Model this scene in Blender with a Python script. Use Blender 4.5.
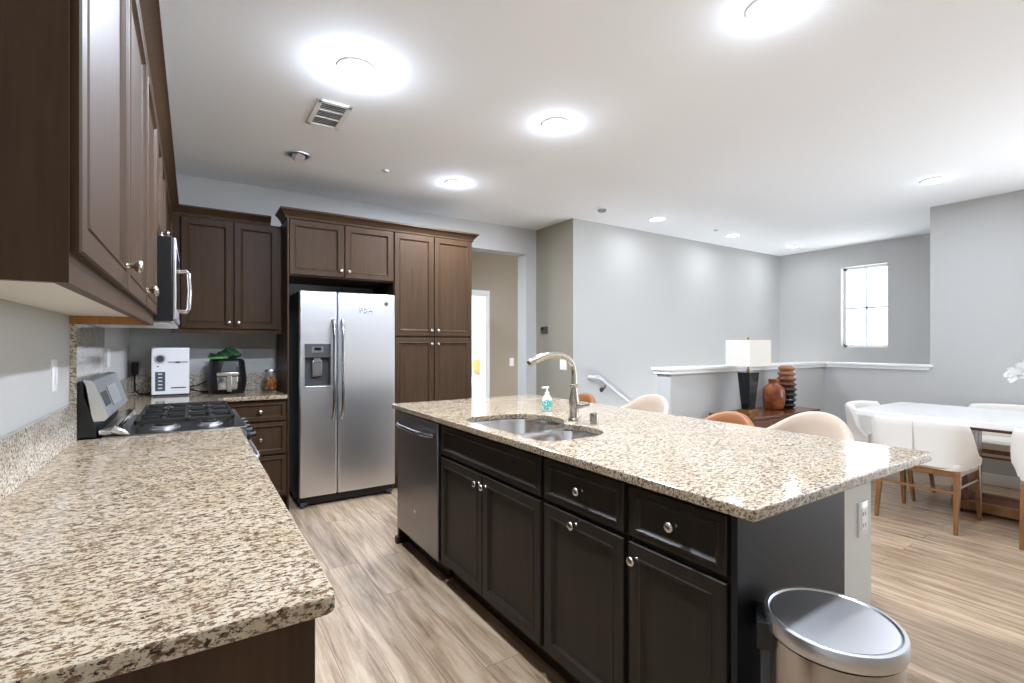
import bpy, bmesh, math, random
from mathutils import Vector, Matrix
random.seed(7)
PI = math.pi
for o in list(bpy.data.objects):
    bpy.data.objects.remove(o)
SC = bpy.context.scene
COL = SC.collection

# ------------------------------------------------------------------ camera
cam_d = bpy.data.cameras.new('camera')
cam = bpy.data.objects.new('camera', cam_d)
COL.objects.link(cam)
cam_d.sensor_width = 36.0
cam_d.lens = 36.0 * 488.936 / 1024.0
cam_d.shift_y = (345.3 - 341.5) / 1024.0
cam_d.clip_start = 0.02
cam.location = (0, 0, 1.303)
cam.rotation_euler = (PI / 2, 0, -0.5785)
SC.camera = cam

# ------------------------------------------------------------------ world, view, daylight
W = bpy.data.worlds.new('daylight')
SC.world = W
W.use_nodes = True
bg = W.node_tree.nodes['Background']
# pale sky above the horizon, sunlit pale ground below it
_nt = W.node_tree
_tc = _nt.nodes.new('ShaderNodeTexCoord')
_sp = _nt.nodes.new('ShaderNodeSeparateXYZ')
_mr = _nt.nodes.new('ShaderNodeMapRange')
_mx = _nt.nodes.new('ShaderNodeMix')
_mx.data_type = 'RGBA'
_mx.clamp_result = False
_mr.inputs[1].default_value = -0.12
_mr.inputs[2].default_value = 0.02
_mx.inputs[6].default_value = (2.05, 2.15, 2.25, 1)
_mx.inputs[7].default_value = (0.78, 0.90, 1.03, 1)
_nt.links.new(_tc.outputs['Generated'], _sp.inputs[0])
_nt.links.new(_sp.outputs[2], _mr.inputs[0])
_nt.links.new(_mr.outputs[0], _mx.inputs[0])
_nt.links.new(_mx.outputs[2], bg.inputs[0])
bg.inputs[1].default_value = 2.6
SC.view_settings.view_transform = 'Standard'
SC.view_settings.look = 'None'
SC.view_settings.gamma = 1.0
SC.view_settings.use_curve_mapping = False
SC.view_settings.exposure = 1.0
SC.cycles.max_bounces = 10
SC.cycles.diffuse_bounces = 6
SC.cycles.glossy_bounces = 5
SC.cycles.transparent_max_bounces = 12
SC.cycles.sample_clamp_indirect = 6.0
SC.cycles.caustics_reflective = False
SC.cycles.caustics_refractive = False
SC.cycles.use_denoising = True

CAN_W = 28.0
CAN_RGB = (0.87, 0.98, 1.16)


def area(name, loc, rot, sx, sy, watts, color, shape='RECTANGLE', parent=None):
    d = bpy.data.lights.new(name, 'AREA')
    d.shape = shape
    d.size = sx
    if shape == 'RECTANGLE':
        d.size_y = sy
    d.energy = watts
    d.color = color
    o = bpy.data.objects.new(name, d)
    COL.objects.link(o)
    o.location = loc
    o.rotation_euler = rot
    if parent:
        o.parent = parent
    return o


def portal(name, loc, rot, sx, sy):
    """tells the renderer where the sky shines in through an opening"""
    o = area(name, loc, rot, sx, sy, 1.0, (1, 1, 1))
    o.data.cycles.is_portal = True
    return o


portal('patio_daylight', (6.27, -0.95, 1.2), (0, PI / 2, 0), 2.4, 3.1)
portal('stair_window_daylight', (7.79, 2.98, 1.84), (0, PI / 2, 0), 1.1, 0.55)
portal('bedroom_daylight', (1.92, 7.68, 1.3), (0, -PI / 2, 0), 2.6, 3.4)


# ------------------------------------------------------------------ material helpers
def lin(c):
    return tuple(((v / 255) / 12.92 if v / 255 <= 0.04045 else (((v / 255) + 0.055) / 1.055) ** 2.4) for v in c)


def mat(name, rgb, rough=0.5, metal=0.0, spec=0.5, coat=0.0, emit=None, estr=0.0, trans=0.0, ior=1.45, alpha=1.0, sheen=0.0):
    m = bpy.data.materials.new(name)
    m.use_nodes = True
    p = m.node_tree.nodes['Principled BSDF']
    p.inputs['Base Color'].default_value = (*lin(rgb), 1)
    p.inputs['Roughness'].default_value = rough
    p.inputs['Metallic'].default_value = metal
    p.inputs['Specular IOR Level'].default_value = spec
    p.inputs['Coat Weight'].default_value = coat
    p.inputs['Transmission Weight'].default_value = trans
    p.inputs['IOR'].default_value = ior
    p.inputs['Alpha'].default_value = alpha
    p.inputs['Sheen Weight'].default_value = sheen
    if emit:
        p.inputs['Emission Color'].default_value = (*lin(emit), 1)
        p.inputs['Emission Strength'].default_value = estr
    return m


def nd(m, t, **kw):
    n = m.node_tree.nodes.new(t)
    for k, v in kw.items():
        if k in n.inputs.keys() if hasattr(n.inputs, 'keys') else False:
            n.inputs[k].default_value = v
        else:
            setattr(n, k, v)
    return n


def lk(m, a, b):
    m.node_tree.links.new(a, b)


def pbsdf(m):
    return m.node_tree.nodes['Principled BSDF']


def coords(m, scale=(1, 1, 1), rot=(0, 0, 0)):
    tc = nd(m, 'ShaderNodeTexCoord')
    mp = nd(m, 'ShaderNodeMapping')
    mp.inputs['Scale'].default_value = scale
    mp.inputs['Rotation'].default_value = rot
    lk(m, tc.outputs['Object'], mp.inputs['Vector'])
    return mp.outputs['Vector']


def noise(m, vec, scale, detail=3, rough=0.55, dist=0.0):
    n = nd(m, 'ShaderNodeTexNoise')
    n.inputs['Scale'].default_value = scale
    n.inputs['Detail'].default_value = detail
    n.inputs['Roughness'].default_value = rough
    n.inputs['Distortion'].default_value = dist
    lk(m, vec, n.inputs['Vector'])
    return n.outputs['Fac']


def ramp(m, fac, stops):
    r = nd(m, 'ShaderNodeValToRGB')
    e = r.color_ramp.elements
    while len(e) < len(stops):
        e.new(0.5)
    for k, (p, c) in enumerate(stops):
        e[k].position = p
        e[k].color = (*lin(c), 1) if len(c) == 3 else c
    lk(m, fac, r.inputs['Fac'])
    return r.outputs['Color']


def mixc(m, fac, a, b, mode='MIX'):
    n = nd(m, 'ShaderNodeMix')
    n.data_type = 'RGBA'
    n.blend_type = mode
    for sock, val in ((n.inputs[0], fac), (n.inputs[6], a), (n.inputs[7], b)):
        if hasattr(val, 'node'):
            lk(m, val, sock)
        elif isinstance(val, (int, float)):
            sock.default_value = val
        else:
            sock.default_value = (*lin(val), 1)
    return n.outputs[2]


def bump(m, h, strength, dist=0.002):
    b = nd(m, 'ShaderNodeBump')
    b.inputs['Strength'].default_value = strength
    b.inputs['Distance'].default_value = dist
    lk(m, h, b.inputs['Height'])
    lk(m, b.outputs['Normal'], pbsdf(m).inputs['Normal'])


def BW(a, b=None):
    return ((a, a, a, 1))


def granite(name, base, base2, brown, dark, rot):
    m = mat(name, base, 0.11, spec=0.5)
    v = coords(m, (1.0, 2.1, 1.9), (0, 0, rot))
    v0 = coords(m)
    n_big = noise(m, v0, 9, 3)
    c0 = mixc(m, ramp(m, n_big, [(0.4, (0, 0, 0)), (0.62, (255, 255, 255))]), base, base2)
    n1 = noise(m, v, 64, 4, 0.66, 0.4)
    m1 = ramp(m, n1, [(0.505, (0, 0, 0)), (0.57, (255, 255, 255))])
    c1 = mixc(m, m1, c0, brown)
    v2 = coords(m, (1.0, 2.0, 1.5), (0, 0, rot + 0.25))
    n2 = noise(m, v2, 84, 4, 0.68, 0.3)
    m2 = ramp(m, n2, [(0.56, (0, 0, 0)), (0.61, (255, 255, 255))])
    c2 = mixc(m, m2, c1, dark)
    n3 = noise(m, v0, 170, 2, 0.6)
    m3 = ramp(m, n3, [(0.60, (0, 0, 0)), (0.66, (255, 255, 255))])
    c3 = mixc(m, m3, c2, (118, 96, 74))
    lk(m, c3, pbsdf(m).inputs['Base Color'])
    return m


def wood(name, a, b, rough=0.38, scale=(30, 30, 2.2), coat=0.15, spec=0.5):
    m = mat(name, a, rough, coat=coat, spec=spec)
    v = coords(m, scale)
    n = noise(m, v, 1.2, 5, 0.6, 0.8)
    c = mixc(m, ramp(m, n, [(0.32, (0, 0, 0)), (0.7, (255, 255, 255))]), a, b)
    lk(m, c, pbsdf(m).inputs['Base Color'])
    return m


def steel(name, rgb=(196, 197, 199), rough=0.26, scale=(240, 240, 1.5)):
    m = mat(name, rgb, rough, 1.0)
    v = coords(m, scale)
    n = noise(m, v, 1.0, 3, 0.6)
    mr = nd(m, 'ShaderNodeMapRange')
    mr.inputs[3].default_value = rough - 0.015
    mr.inputs[4].default_value = rough + 0.02
    lk(m, n, mr.inputs[0])
    lk(m, mr.outputs[0], pbsdf(m).inputs['Roughness'])
    pbsdf(m).inputs['Anisotropic'].default_value = 0.3
    return m


def paint(name, rgb, rough=0.7, bscale=260, bst=0.06):
    m = mat(name, rgb, rough, spec=0.3)
    v = coords(m)
    bump(m, noise(m, v, bscale, 2), bst)
    return m


M = {}
M['wall'] = paint('wall_paint', (191, 191, 189))
M['ceiling'] = paint('ceiling_paint', (243, 246, 250), 0.85, 90, 0.10)
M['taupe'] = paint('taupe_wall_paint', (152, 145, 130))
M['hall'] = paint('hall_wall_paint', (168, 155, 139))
M['post'] = paint('island_wall_paint', (222, 221, 217))
M['trim'] = mat('white_trim_paint', (236, 236, 234), 0.4)
M['bedroom'] = mat('bedroom_paint', (235, 236, 240), 0.7)
M['cab'] = wood('espresso_wood', (57, 41, 27), (71, 52, 36), 0.46, (34, 34, 2.0), 0.0, 0.2)
M['cab_dark'] = wood('dark_espresso_wood', (37, 31, 25), (46, 39, 31), 0.36, (34, 34, 2.0), 0.0, 0.26)
M['cab_end'] = mat('charcoal_end_panel', (30, 30, 31), 0.45, spec=0.3)
M['melamine'] = mat('white_melamine', (226, 222, 212), 0.5)
M['rawwood'] = wood('raw_maple', (176, 124, 68), (150, 98, 52), 0.5)
M['granite'] = granite('speckled_granite', (184, 169, 147), (173, 156, 131), (102, 79, 57), (50, 42, 34), 0.35)
M['granite_grey'] = granite('speckled_granite_splash', (214, 208, 196), (200, 192, 178), (140, 120, 98), (76, 72, 66), 0.9)
M['steel'] = steel('brushed_steel', (222, 223, 226), 0.32)
M['handle_steel'] = mat('polished_handle_steel', (168, 168, 170), 0.2, 1.0)
M['steel_dark'] = steel('dark_brushed_steel', (148, 148, 150), 0.3)
M['steel_h'] = steel('brushed_steel_bowl', (236, 236, 238), 0.16, (1.5, 240, 240))
M['nickel'] = mat('brushed_nickel', (200, 194, 186), 0.25, 1.0)
M['nickel_warm'] = mat('warm_nickel', (184, 176, 164), 0.24, 1.0)
M['chrome'] = mat('chrome', (220, 220, 222), 0.08, 1.0)
M['black'] = mat('black_plastic', (22, 22, 23), 0.35)
M['black_gloss'] = mat('black_glass', (10, 10, 12), 0.06)
M['iron'] = mat('cast_iron', (34, 33, 32), 0.42)
M['dgrey'] = mat('dark_grey_plastic', (66, 67, 70), 0.4)
M['fridge_side'] = mat('fridge_side_paint', (58, 59, 61), 0.45)
M['white_plastic'] = mat('white_plastic', (240, 240, 242), 0.3)
M['white_fabric'] = mat('cream_upholstery', (233, 228, 219), 0.85, sheen=0.3)
M['beige_fabric'] = mat('beige_upholstery', (172, 152, 132), 0.85, sheen=0.3)
M['tan_leather'] = mat('tan_leather', (138, 88, 52), 0.45)
M['oak'] = wood('honey_oak', (142, 99, 58), (112, 75, 42), 0.38, (24, 24, 3))
M['walnut'] = wood('walnut', (112, 62, 38), (86, 46, 28), 0.25, (3, 30, 30), 0.4)
M['table_white'] = mat('white_stone_top', (240, 239, 236), 0.18)
M['shade'] = mat('linen_shade', (232, 226, 216), 0.9)
M['lamp_black'] = mat('glossy_black', (14, 16, 16), 0.08)
M['brass'] = mat('aged_brass', (170, 134, 78), 0.3, 1.0)
M['led'] = mat('lit_lens', (255, 255, 255), 0.5, emit=(255, 250, 242), estr=14.0)
M['green_bag'] = mat('dark_green_cloth', (26, 64, 34), 0.6)
M['green_light'] = mat('light_green_cloth', (80, 140, 70), 0.6)
M['bed_white'] = mat('white_bedding', (240, 240, 242), 0.9)
M['cushion'] = mat('gold_cushion', (206, 160, 98), 0.9)
M['cushion_dark'] = mat('dark_cushion', (70, 66, 66), 0.9)
M['petal'] = mat('white_petal', (246, 245, 242), 0.6)
M['stem'] = mat('green_stem', (70, 110, 60), 0.5)
M['teal'] = mat('teal_label', (70, 160, 160), 0.4)
M['rail'] = mat('pale_grey_rail', (206, 210, 216), 0.3, 0.3)
M['snack'] = mat('dried_snack', (190, 92, 34), 0.6)
M['tree'] = mat('pale_leaves', (196, 214, 204), 0.8)
M['eave'] = mat('blue_eave', (110, 110, 170), 0.8)


def amber():
    m = mat('amber_glaze', (150, 74, 32), 0.12, coat=0.4)
    v = coords(m)
    n = noise(m, v, 7, 3, 0.6, 0.6)
    lk(m, ramp(m, n, [(0.3, (96, 42, 18)), (0.62, (160, 88, 42))]), pbsdf(m).inputs['Base Color'])
    return m


def banded():
    # a glazed vase whose own colour runs from tan at the neck to black at the foot
    m = mat('banded_glaze', (120, 80, 50), 0.2, coat=0.3)
    tc = nd(m, 'ShaderNodeTexCoord')
    sp = nd(m, 'ShaderNodeSeparateXYZ')
    lk(m, tc.outputs['Object'], sp.inputs[0])
    mr = nd(m, 'ShaderNodeMapRange')
    mr.inputs[1].default_value = 0.0
    mr.inputs[2].default_value = 0.42
    lk(m, sp.outputs[2], mr.inputs[0])
    c = ramp(m, mr.outputs[0], [(0.0, (20, 17, 17)), (0.38, (30, 22, 20)), (0.62, (96, 56, 36)), (0.8, (144, 94, 60)), (1.0, (164, 116, 78))])
    lk(m, c, pbsdf(m).inputs['Base Color'])
    return m


def glass_pane():
    m = bpy.data.materials.new('window_glass')
    m.use_nodes = True
    nt = m.node_tree
    nt.nodes.clear()
    out = nt.nodes.new('ShaderNodeOutputMaterial')
    mx = nt.nodes.new('ShaderNodeMixShader')
    tr = nt.nodes.new('ShaderNodeBsdfTransparent')
    gl = nt.nodes.new('ShaderNodeBsdfGlossy')
    gl.inputs['Roughness'].default_value = 0.02
    mx.inputs[0].default_value = 0.06
    nt.links.new(tr.outputs[0], mx.inputs[1])
    nt.links.new(gl.outputs[0], mx.inputs[2])
    nt.links.new(mx.outputs[0], out.inputs[0])
    return m


def floor_mat():
    m = mat('plank_floor', (170, 148, 124), 0.3, spec=0.45)
    v = coords(m, (1, 1, 1), (0, 0, PI / 2))
    br = nd(m, 'ShaderNodeTexBrick')
    br.offset = 0.37
    br.inputs['Scale'].default_value = 1.0
    br.inputs['Mortar Size'].default_value = 0.0015
    br.inputs['Mortar Smooth'].default_value = 0.3
    br.inputs['Brick Width'].default_value = 1.25
    br.inputs['Row Height'].default_value = 0.165
    br.inputs['Color1'].default_value = (0, 0, 0, 1)
    br.inputs['Color2'].default_value = (1, 1, 1, 1)
    br.inputs['Mortar'].default_value = (0.5, 0.5, 0.5, 1)
    lk(m, v, br.inputs['Vector'])
    # every plank shifts the grain, so neighbours do not line up
    tc = nd(m, 'ShaderNodeTexCoord')
    ad = nd(m, 'ShaderNodeVectorMath')
    ad.operation = 'MULTIPLY_ADD'
    ad.inputs[1].default_value = (7.3, 11.9, 3.1)
    lk(m, br.outputs['Color'], ad.inputs[0])
    lk(m, tc.outputs['Object'], ad.inputs[2])
    mp = nd(m, 'ShaderNodeMapping')
    mp.inputs['Scale'].default_value = (17, 1.2, 1)
    lk(m, ad.outputs[0], mp.inputs['Vector'])
    g = noise(m, mp.outputs[0], 1.9, 7, 0.66, 0.45)
    c = ramp(m, g, [(0.30, (112, 90, 70)), (0.42, (162, 138, 113)), (0.55, (190, 168, 142)), (0.72, (210, 191, 168))])
    pl = ramp(m, br.outputs['Color'], [(0.0, (212, 206, 200)), (1.0, (255, 250, 244))])
    c2 = mixc(m, 0.75, c, pl, 'MULTIPLY')
    # knots
    mp2 = nd(m, 'ShaderNodeMapping')
    mp2.inputs['Scale'].default_value = (9, 3.2, 1)
    lk(m, ad.outputs[0], mp2.inputs['Vector'])
    kn = noise(m, mp2.outputs[0], 1.3, 2, 0.5)
    c3 = mixc(m, ramp(m, kn, [(0.68, (0, 0, 0)), (0.76, (150, 150, 150))]), c2, (112, 88, 66))
    c4 = mixc(m, br.outputs['Fac'], c3, (96, 78, 62))
    lk(m, c4, pbsdf(m).inputs['Base Color'])
    bump(m, g, 0.12, 0.002)
    return m


M['amber'] = amber()
M['banded'] = banded()
M['pane'] = glass_pane()
M['floor'] = floor_mat()
M['glass'] = glass_pane()
M['glass'].name = 'clear_glass'
M['bin_steel'] = steel('bin_steel', (172, 168, 164), 0.2)
M['bin_lid'] = mat('bin_lid_steel', (196, 196, 198), 0.36, 1.0)


# ------------------------------------------------------------------ mesh builder
class B:
    def __init__(self):
        self.bm = bmesh.new()

    def _merge(self, t, bev=0, seg=2, flat=False):
        for f in t.faces:
            f.smooth = not flat
        if bev > 0:
            for f in t.faces:
                f.smooth = False
            r = bmesh.ops.bevel(t, geom=t.edges[:], offset=bev, segments=seg, affect='EDGES', profile=0.5, clamp_overlap=True)
            for f in r['faces']:
                f.smooth = True
        me = bpy.data.meshes.new('tmp')
        t.to_mesh(me)
        t.free()
        self.bm.from_mesh(me)
        bpy.data.meshes.remove(me)

    def box(self, x0, x1, y0, y1, z0, z1, bev=0, seg=2):
        t = bmesh.new()
        v = [t.verts.new(p) for p in ((x0, y0, z0), (x1, y0, z0), (x1, y1, z0), (x0, y1, z0),
                                      (x0, y0, z1), (x1, y0, z1), (x1, y1, z1), (x0, y1, z1))]
        for f in ((0, 3, 2, 1), (4, 5, 6, 7), (0, 1, 5, 4), (1, 2, 6, 5), (2, 3, 7, 6), (3, 0, 4, 7)):
            t.faces.new([v[i] for i in f])
        self._merge(t, bev, seg)
        return self

    def hexa(self, bot, top, bev=0, seg=2):
        t = bmesh.new()
        v = [t.verts.new(p) for p in list(bot) + list(top)]
        for f in ((0, 3, 2, 1), (4, 5, 6, 7), (0, 1, 5, 4), (1, 2, 6, 5), (2, 3, 7, 6), (3, 0, 4, 7)):
            t.faces.new([v[i] for i in f])
        bmesh.ops.recalc_face_normals(t, faces=t.faces[:])
        self._merge(t, bev, seg)
        return self

    def loft(self, rings, cap0=True, cap1=True, closed=True):
        t = bmesh.new()
        R = [[t.verts.new(p) for p in r] for r in rings]
        n = len(R[0])
        for a, b in zip(R, R[1:]):
            for i in range(n if closed else n - 1):
                j = (i + 1) % n
                t.faces.new((a[i], a[j], b[j], b[i]))
        if cap0:
            t.faces.new(R[0][::-1])
        if cap1:
            t.faces.new(R[-1])
        bmesh.ops.recalc_face_normals(t, faces=t.faces[:])
        self._merge(t)
        return self

    def lathe(self, cx, cy, prof, n=32, cap0=True, cap1=True, sx=1.0, sy=1.0):
        rings = [[(cx + max(r, 1e-4) * sx * math.cos(2 * PI * k / n), cy + max(r, 1e-4) * sy * math.sin(2 * PI * k / n), z) for k in range(n)] for r, z in prof]
        return self.loft(rings, cap0, cap1)

    def tube(self, pts, rad, n=12, caps=True, flat=1.0):
        pts = [Vector(p) for p in pts]
        if not isinstance(rad, (list, tuple)):
            rad = [rad] * len(pts)
        rings = []
        up = None
        for i, p in enumerate(pts):
            d = (pts[min(i + 1, len(pts) - 1)] - pts[max(i - 1, 0)]).normalized()
            if up is None:
                up = Vector((0, 0, 1)) if abs(d.z) < 0.9 else Vector((1, 0, 0))
            up = (up - d * up.dot(d)).normalized()
            s = d.cross(up).normalized()
            rings.append([p + (s * math.cos(2 * PI * k / n) + up * math.sin(2 * PI * k / n) * flat) * rad[i] for k in range(n)])
        return self.loft(rings, caps, caps)

    def cyl(self, p0, p1, r0, r1=None, n=20):
        return self.tube([p0, p1], [r0, r0 if r1 is None else r1], n)

    def prism(self, poly, axis, a, b, bev=0):
        def pt(u, v, w):
            return {'X': (w, u, v), 'Y': (u, w, v), 'Z': (u, v, w)}[axis]
        t = bmesh.new()
        lo = [t.verts.new(pt(u, v, a)) for u, v in poly]
        hi = [t.verts.new(pt(u, v, b)) for u, v in poly]
        n = len(poly)
        t.faces.new(lo[::-1])
        t.faces.new(hi)
        for i in range(n):
            t.faces.new((lo[i], lo[(i + 1) % n], hi[(i + 1) % n], hi[i]))
        bmesh.ops.recalc_face_normals(t, faces=t.faces[:])
        self._merge(t, bev)
        return self

    def plate(self, outer, holes, z0, z1, bev=0.0):
        """flat slab with holes in the XY plane"""
        t = bmesh.new()
        edges = []
        for loop in [outer] + holes:
            vs = [t.verts.new((x, y, z1)) for x, y in loop]
            edges += [t.edges.new((vs[i], vs[(i + 1) % len(vs)])) for i in range(len(vs))]
        bmesh.ops.triangle_fill(t, use_beauty=True, use_dissolve=False, edges=edges)
        top = t.faces[:]
        bmesh.ops.recalc_face_normals(t, faces=top)
        if top[0].normal.z < 0:
            bmesh.ops.reverse_faces(t, faces=top)
        ex = bmesh.ops.extrude_face_region(t, geom=top)
        for v in [g for g in ex['geom'] if isinstance(g, bmesh.types.BMVert)]:
            v.co.z = z0
        t.normal_update()
        bmesh.ops.recalc_face_normals(t, faces=t.faces[:])
        if bev:
            es = [e for e in t.edges if len(e.link_faces) == 2 and e.calc_face_angle(0) > 1.2 and abs(e.verts[0].co.z - e.verts[1].co.z) < 1e-5]
            bmesh.ops.bevel(t, geom=es, offset=bev, segments=2, affect='EDGES', profile=0.5)
        self._merge(t, flat=True)
        return self

    def out(self, name, m, parent=None, smooth=True, angle=38):
        org = ORG.get(parent.name, Vector((0, 0, 0))) if parent else Vector((0, 0, 0))
        bm = self.bm
        bmesh.ops.translate(bm, verts=bm.verts[:], vec=-org)
        if smooth:
            for e in bm.edges:
                e.smooth = len(e.link_faces) == 2 and e.calc_face_angle(4) < math.radians(angle)
        me = bpy.data.meshes.new(name)
        bm.to_mesh(me)
        bm.free()
        me.materials.append(m)
        o = bpy.data.objects.new(name, me)
        COL.objects.link(o)
        if parent:
            o.parent = parent
        ORG[o.name] = org
        return o


ORG = {}


def thing(name, label, cat, loc=(0, 0, 0), group=None):
    o = bpy.data.objects.new(name, None)
    o.empty_display_size = 0.1
    COL.objects.link(o)
    o.location = loc
    ORG[o.name] = Vector(loc)
    o['label'] = label
    o['category'] = cat
    if group:
        o['group'] = group
    return o


def tag(o, label, cat, group=None, kind=None):
    """a thing that is a single mesh: origin moved to its base"""
    xs = [v.co for v in o.data.vertices]
    c = Vector(((min(v.x for v in xs) + max(v.x for v in xs)) / 2, (min(v.y for v in xs) + max(v.y for v in xs)) / 2, min(v.z for v in xs)))
    o.data.transform(Matrix.Translation(-c))
    o.location = c
    ORG[o.name] = c
    o['label'] = label
    o['category'] = cat
    if group:
        o['group'] = group
    if kind:
        o['kind'] = kind
    return o


def struct(o):
    o['kind'] = 'structure'
    return o


def copy_thing(o, label=None, parent=None):
    kids = [c for c in COL.objects if c.parent == o]
    c = o.copy()
    COL.objects.link(c)
    c.parent = parent
    if label:
        c['label'] = label
    for k in kids:
        copy_thing(k, None, c)
    return c


def cut(o, x0, x1, y0, y1, z0, z1):
    """box recess cut into mesh o (world coordinates)"""
    cb = B().box(x0, x1, y0, y1, z0, z1).out('cutter', M['black'])
    cb.data.transform(Matrix.Translation(-ORG[o.name]))
    md = o.modifiers.new('b', 'BOOLEAN')
    par = o.parent
    o.parent = None
    md.object = cb
    md.operation = 'DIFFERENCE'
    md.solver = 'EXACT'
    dg = bpy.context.evaluated_depsgraph_get()
    me = bpy.data.meshes.new_from_object(o.evaluated_get(dg))
    o.modifiers.clear()
    o.data = me
    o.parent = par
    bpy.data.objects.remove(cb)


def fmap(facing, plane):
    return {'X+': lambda u, v, w: (plane + w, u, v), 'X-': lambda u, v, w: (plane - w, u, v), 'Y-': lambda u, v, w: (u, plane - w, v)}[facing]


def door(parent, facing, plane, u0, u1, z0, z1, m, name='door', t=0.02, stile=0.055):
    f = fmap(facing, plane)
    rings = []
    for ins, w in ((0.0, 0.0), (0.0, t - 0.003), (0.003, t), (stile - 0.014, t), (stile - 0.011, t + 0.0025), (stile - 0.006, t + 0.0025),
                   (stile - 0.001, t - 0.004), (stile + 0.006, t - 0.009)):
        rings.append([f(u, v, w) for u, v in ((u0 + ins, z0 + ins), (u1 - ins, z0 + ins), (u1 - ins, z1 - ins), (u0 + ins, z1 - ins))])
    return B().loft(rings).out(name, m, parent, angle=25)


def knob(parent, facing, plane, u, v, m=None, s=1.0):
    f = fmap(facing, plane)
    prof = ((0.008, 0.0), (0.0055, 0.004), (0.0055, 0.014), (0.012, 0.018), (0.0155, 0.023), (0.0155, 0.028), (0.011, 0.032), (0.001, 0.033))
    n = 16
    rings = [[f(u + r * s * math.cos(2 * PI * k / n), v + r * s * math.sin(2 * PI * k / n), w * s) for k in range(n)] for r, w in prof]
    return B().loft(rings).out('knob', m or M['nickel'], parent, angle=60)


def rrect(x0, x1, y0, y1, r, n=8):
    """rounded rectangle; r = radii at (x1y0, x1y1, x0y1, x0y0)"""
    if not isinstance(r, (list, tuple)):
        r = [r] * 4
    pts = []
    for (cx, cy, rr, a0) in ((x1 - r[0], y0 + r[0], r[0], -PI / 2), (x1 - r[1], y1 - r[1], r[1], 0), (x0 + r[2], y1 - r[2], r[2], PI / 2), (x0 + r[3], y0 + r[3], r[3], PI)):
        for k in range(n + 1):
            a = a0 + PI / 2 * k / n
            pts.append((cx + rr * math.cos(a), cy + rr * math.sin(a)))
    return pts


CZ = 2.70
XL = -0.42
# ------------------------------------------------------------------ room shell
b = B()
b.box(XL - 0.3, 7.9, -2.9, 2.97, -0.12, 0.0)
b.box(XL - 0.3, 3.64, 2.97, 5.95, -0.12, 0.0)
b.box(1.9, 6.6, 5.95, 9.6, -0.12, 0.0)
b.box(3.64, 4.6, 4.99, 5.95, -0.12, 0.0)
struct(b.out('floor', M['floor']))
b = B()
b.box(XL - 0.3, 8.0, -2.9, 5.0, CZ, CZ + 0.15)
b.box(0.9, 4.6, 5.0, 5.95, 2.6, CZ + 0.15)
b.box(1.9, 6.6, 5.95, 9.6, 2.6, CZ + 0.15)
struct(b.out('ceiling', M['ceiling']))
struct(B().box(XL - 0.15, XL, -2.9, 5.0, 0, CZ).out('wall_left', M['wall']))
b = B()
b.box(XL, 2.36, 4.82, 5.0, 0, CZ)
b.box(2.36, 3.35, 4.82, 5.0, 2.398, CZ)
b.box(3.35, 3.62, 4.82, 5.0, 0, CZ)
struct(b.out('wall_back', M['wall']))
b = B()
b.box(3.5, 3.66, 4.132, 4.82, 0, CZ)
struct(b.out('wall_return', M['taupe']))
b = B()
b.box(3.501, 7.71, 4.13, 4.30, 0, CZ)
b.box(3.66, 7.71, 4.13, 4.30, -2.7, 0)
struct(b.out('wall_stairwell', M['wall']))
# window wall beyond the stairwell
WY0, WY1, WZ0, WZ1 = 2.70, 3.26, 1.275, 2.40
b = B()
b.box(7.71, 7.86, 1.6, WY0, -2.7, CZ)
b.box(7.71, 7.86, WY1, 4.3, -2.7, CZ)
b.box(7.71, 7.86, WY0, WY1, -2.7, WZ0)
b.box(7.71, 7.86, WY0, WY1, WZ1, CZ)
struct(b.out('wall_far', M['wall']))
b = B()
b.box(6.25, 6.42, -2.9, -2.5, 0, CZ)
b.box(6.25, 6.42, -2.5, 0.6, 2.4, CZ)
b.box(6.25, 6.42, 0.6, 1.83, 0, CZ)
b.box(6.42, 7.71, 1.70, 1.83, -2.7, CZ)
struct(b.out('wall_right', M['wall']))
# half walls round the stairwell
b = B()
b.box(3.5, 6.40, 2.82, 2.97, -0.12, 1.055)
struct(b.out('wall_half_front', M['wall']))
b = B()
b.box(6.25, 6.40, 1.83, 2.82, -0.12, 1.055)
struct(b.out('wall_half_side', M['wall']))
b = B()
b.plate([(3.46, 2.785), (6.215, 2.785), (6.215, 1.80), (6.435, 1.80), (6.435, 3.005), (3.46, 3.005)], [], 1.08, 1.105, 0.005)
b.plate([(3.475, 2.80), (6.23, 2.80), (6.23, 1.83), (6.42, 1.83), (6.42, 2.99), (3.475, 2.99)], [], 1.05, 1.08)
struct(b.out('trim_1', M['trim']))
# steps going down behind the half wall
b = B()
for k in range(12):
    x = 3.64 + 0.27 * k
    b.box(x, x + 0.27, 2.97, 4.13, -2.7, -0.17 * (k + 1))
struct(b.out('floor_stairs', M['floor']))
b = B()
b.box(6.88, 7.71, 2.97, 4.13, -2.8, -2.7)
struct(b.out('floor_lower', M['floor']))
# wall behind the photographer
b = B()
b.box(XL, 6.25, -2.9, -2.7, 0, CZ)
struct(b.out('wall_front', M['wall']))
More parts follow.
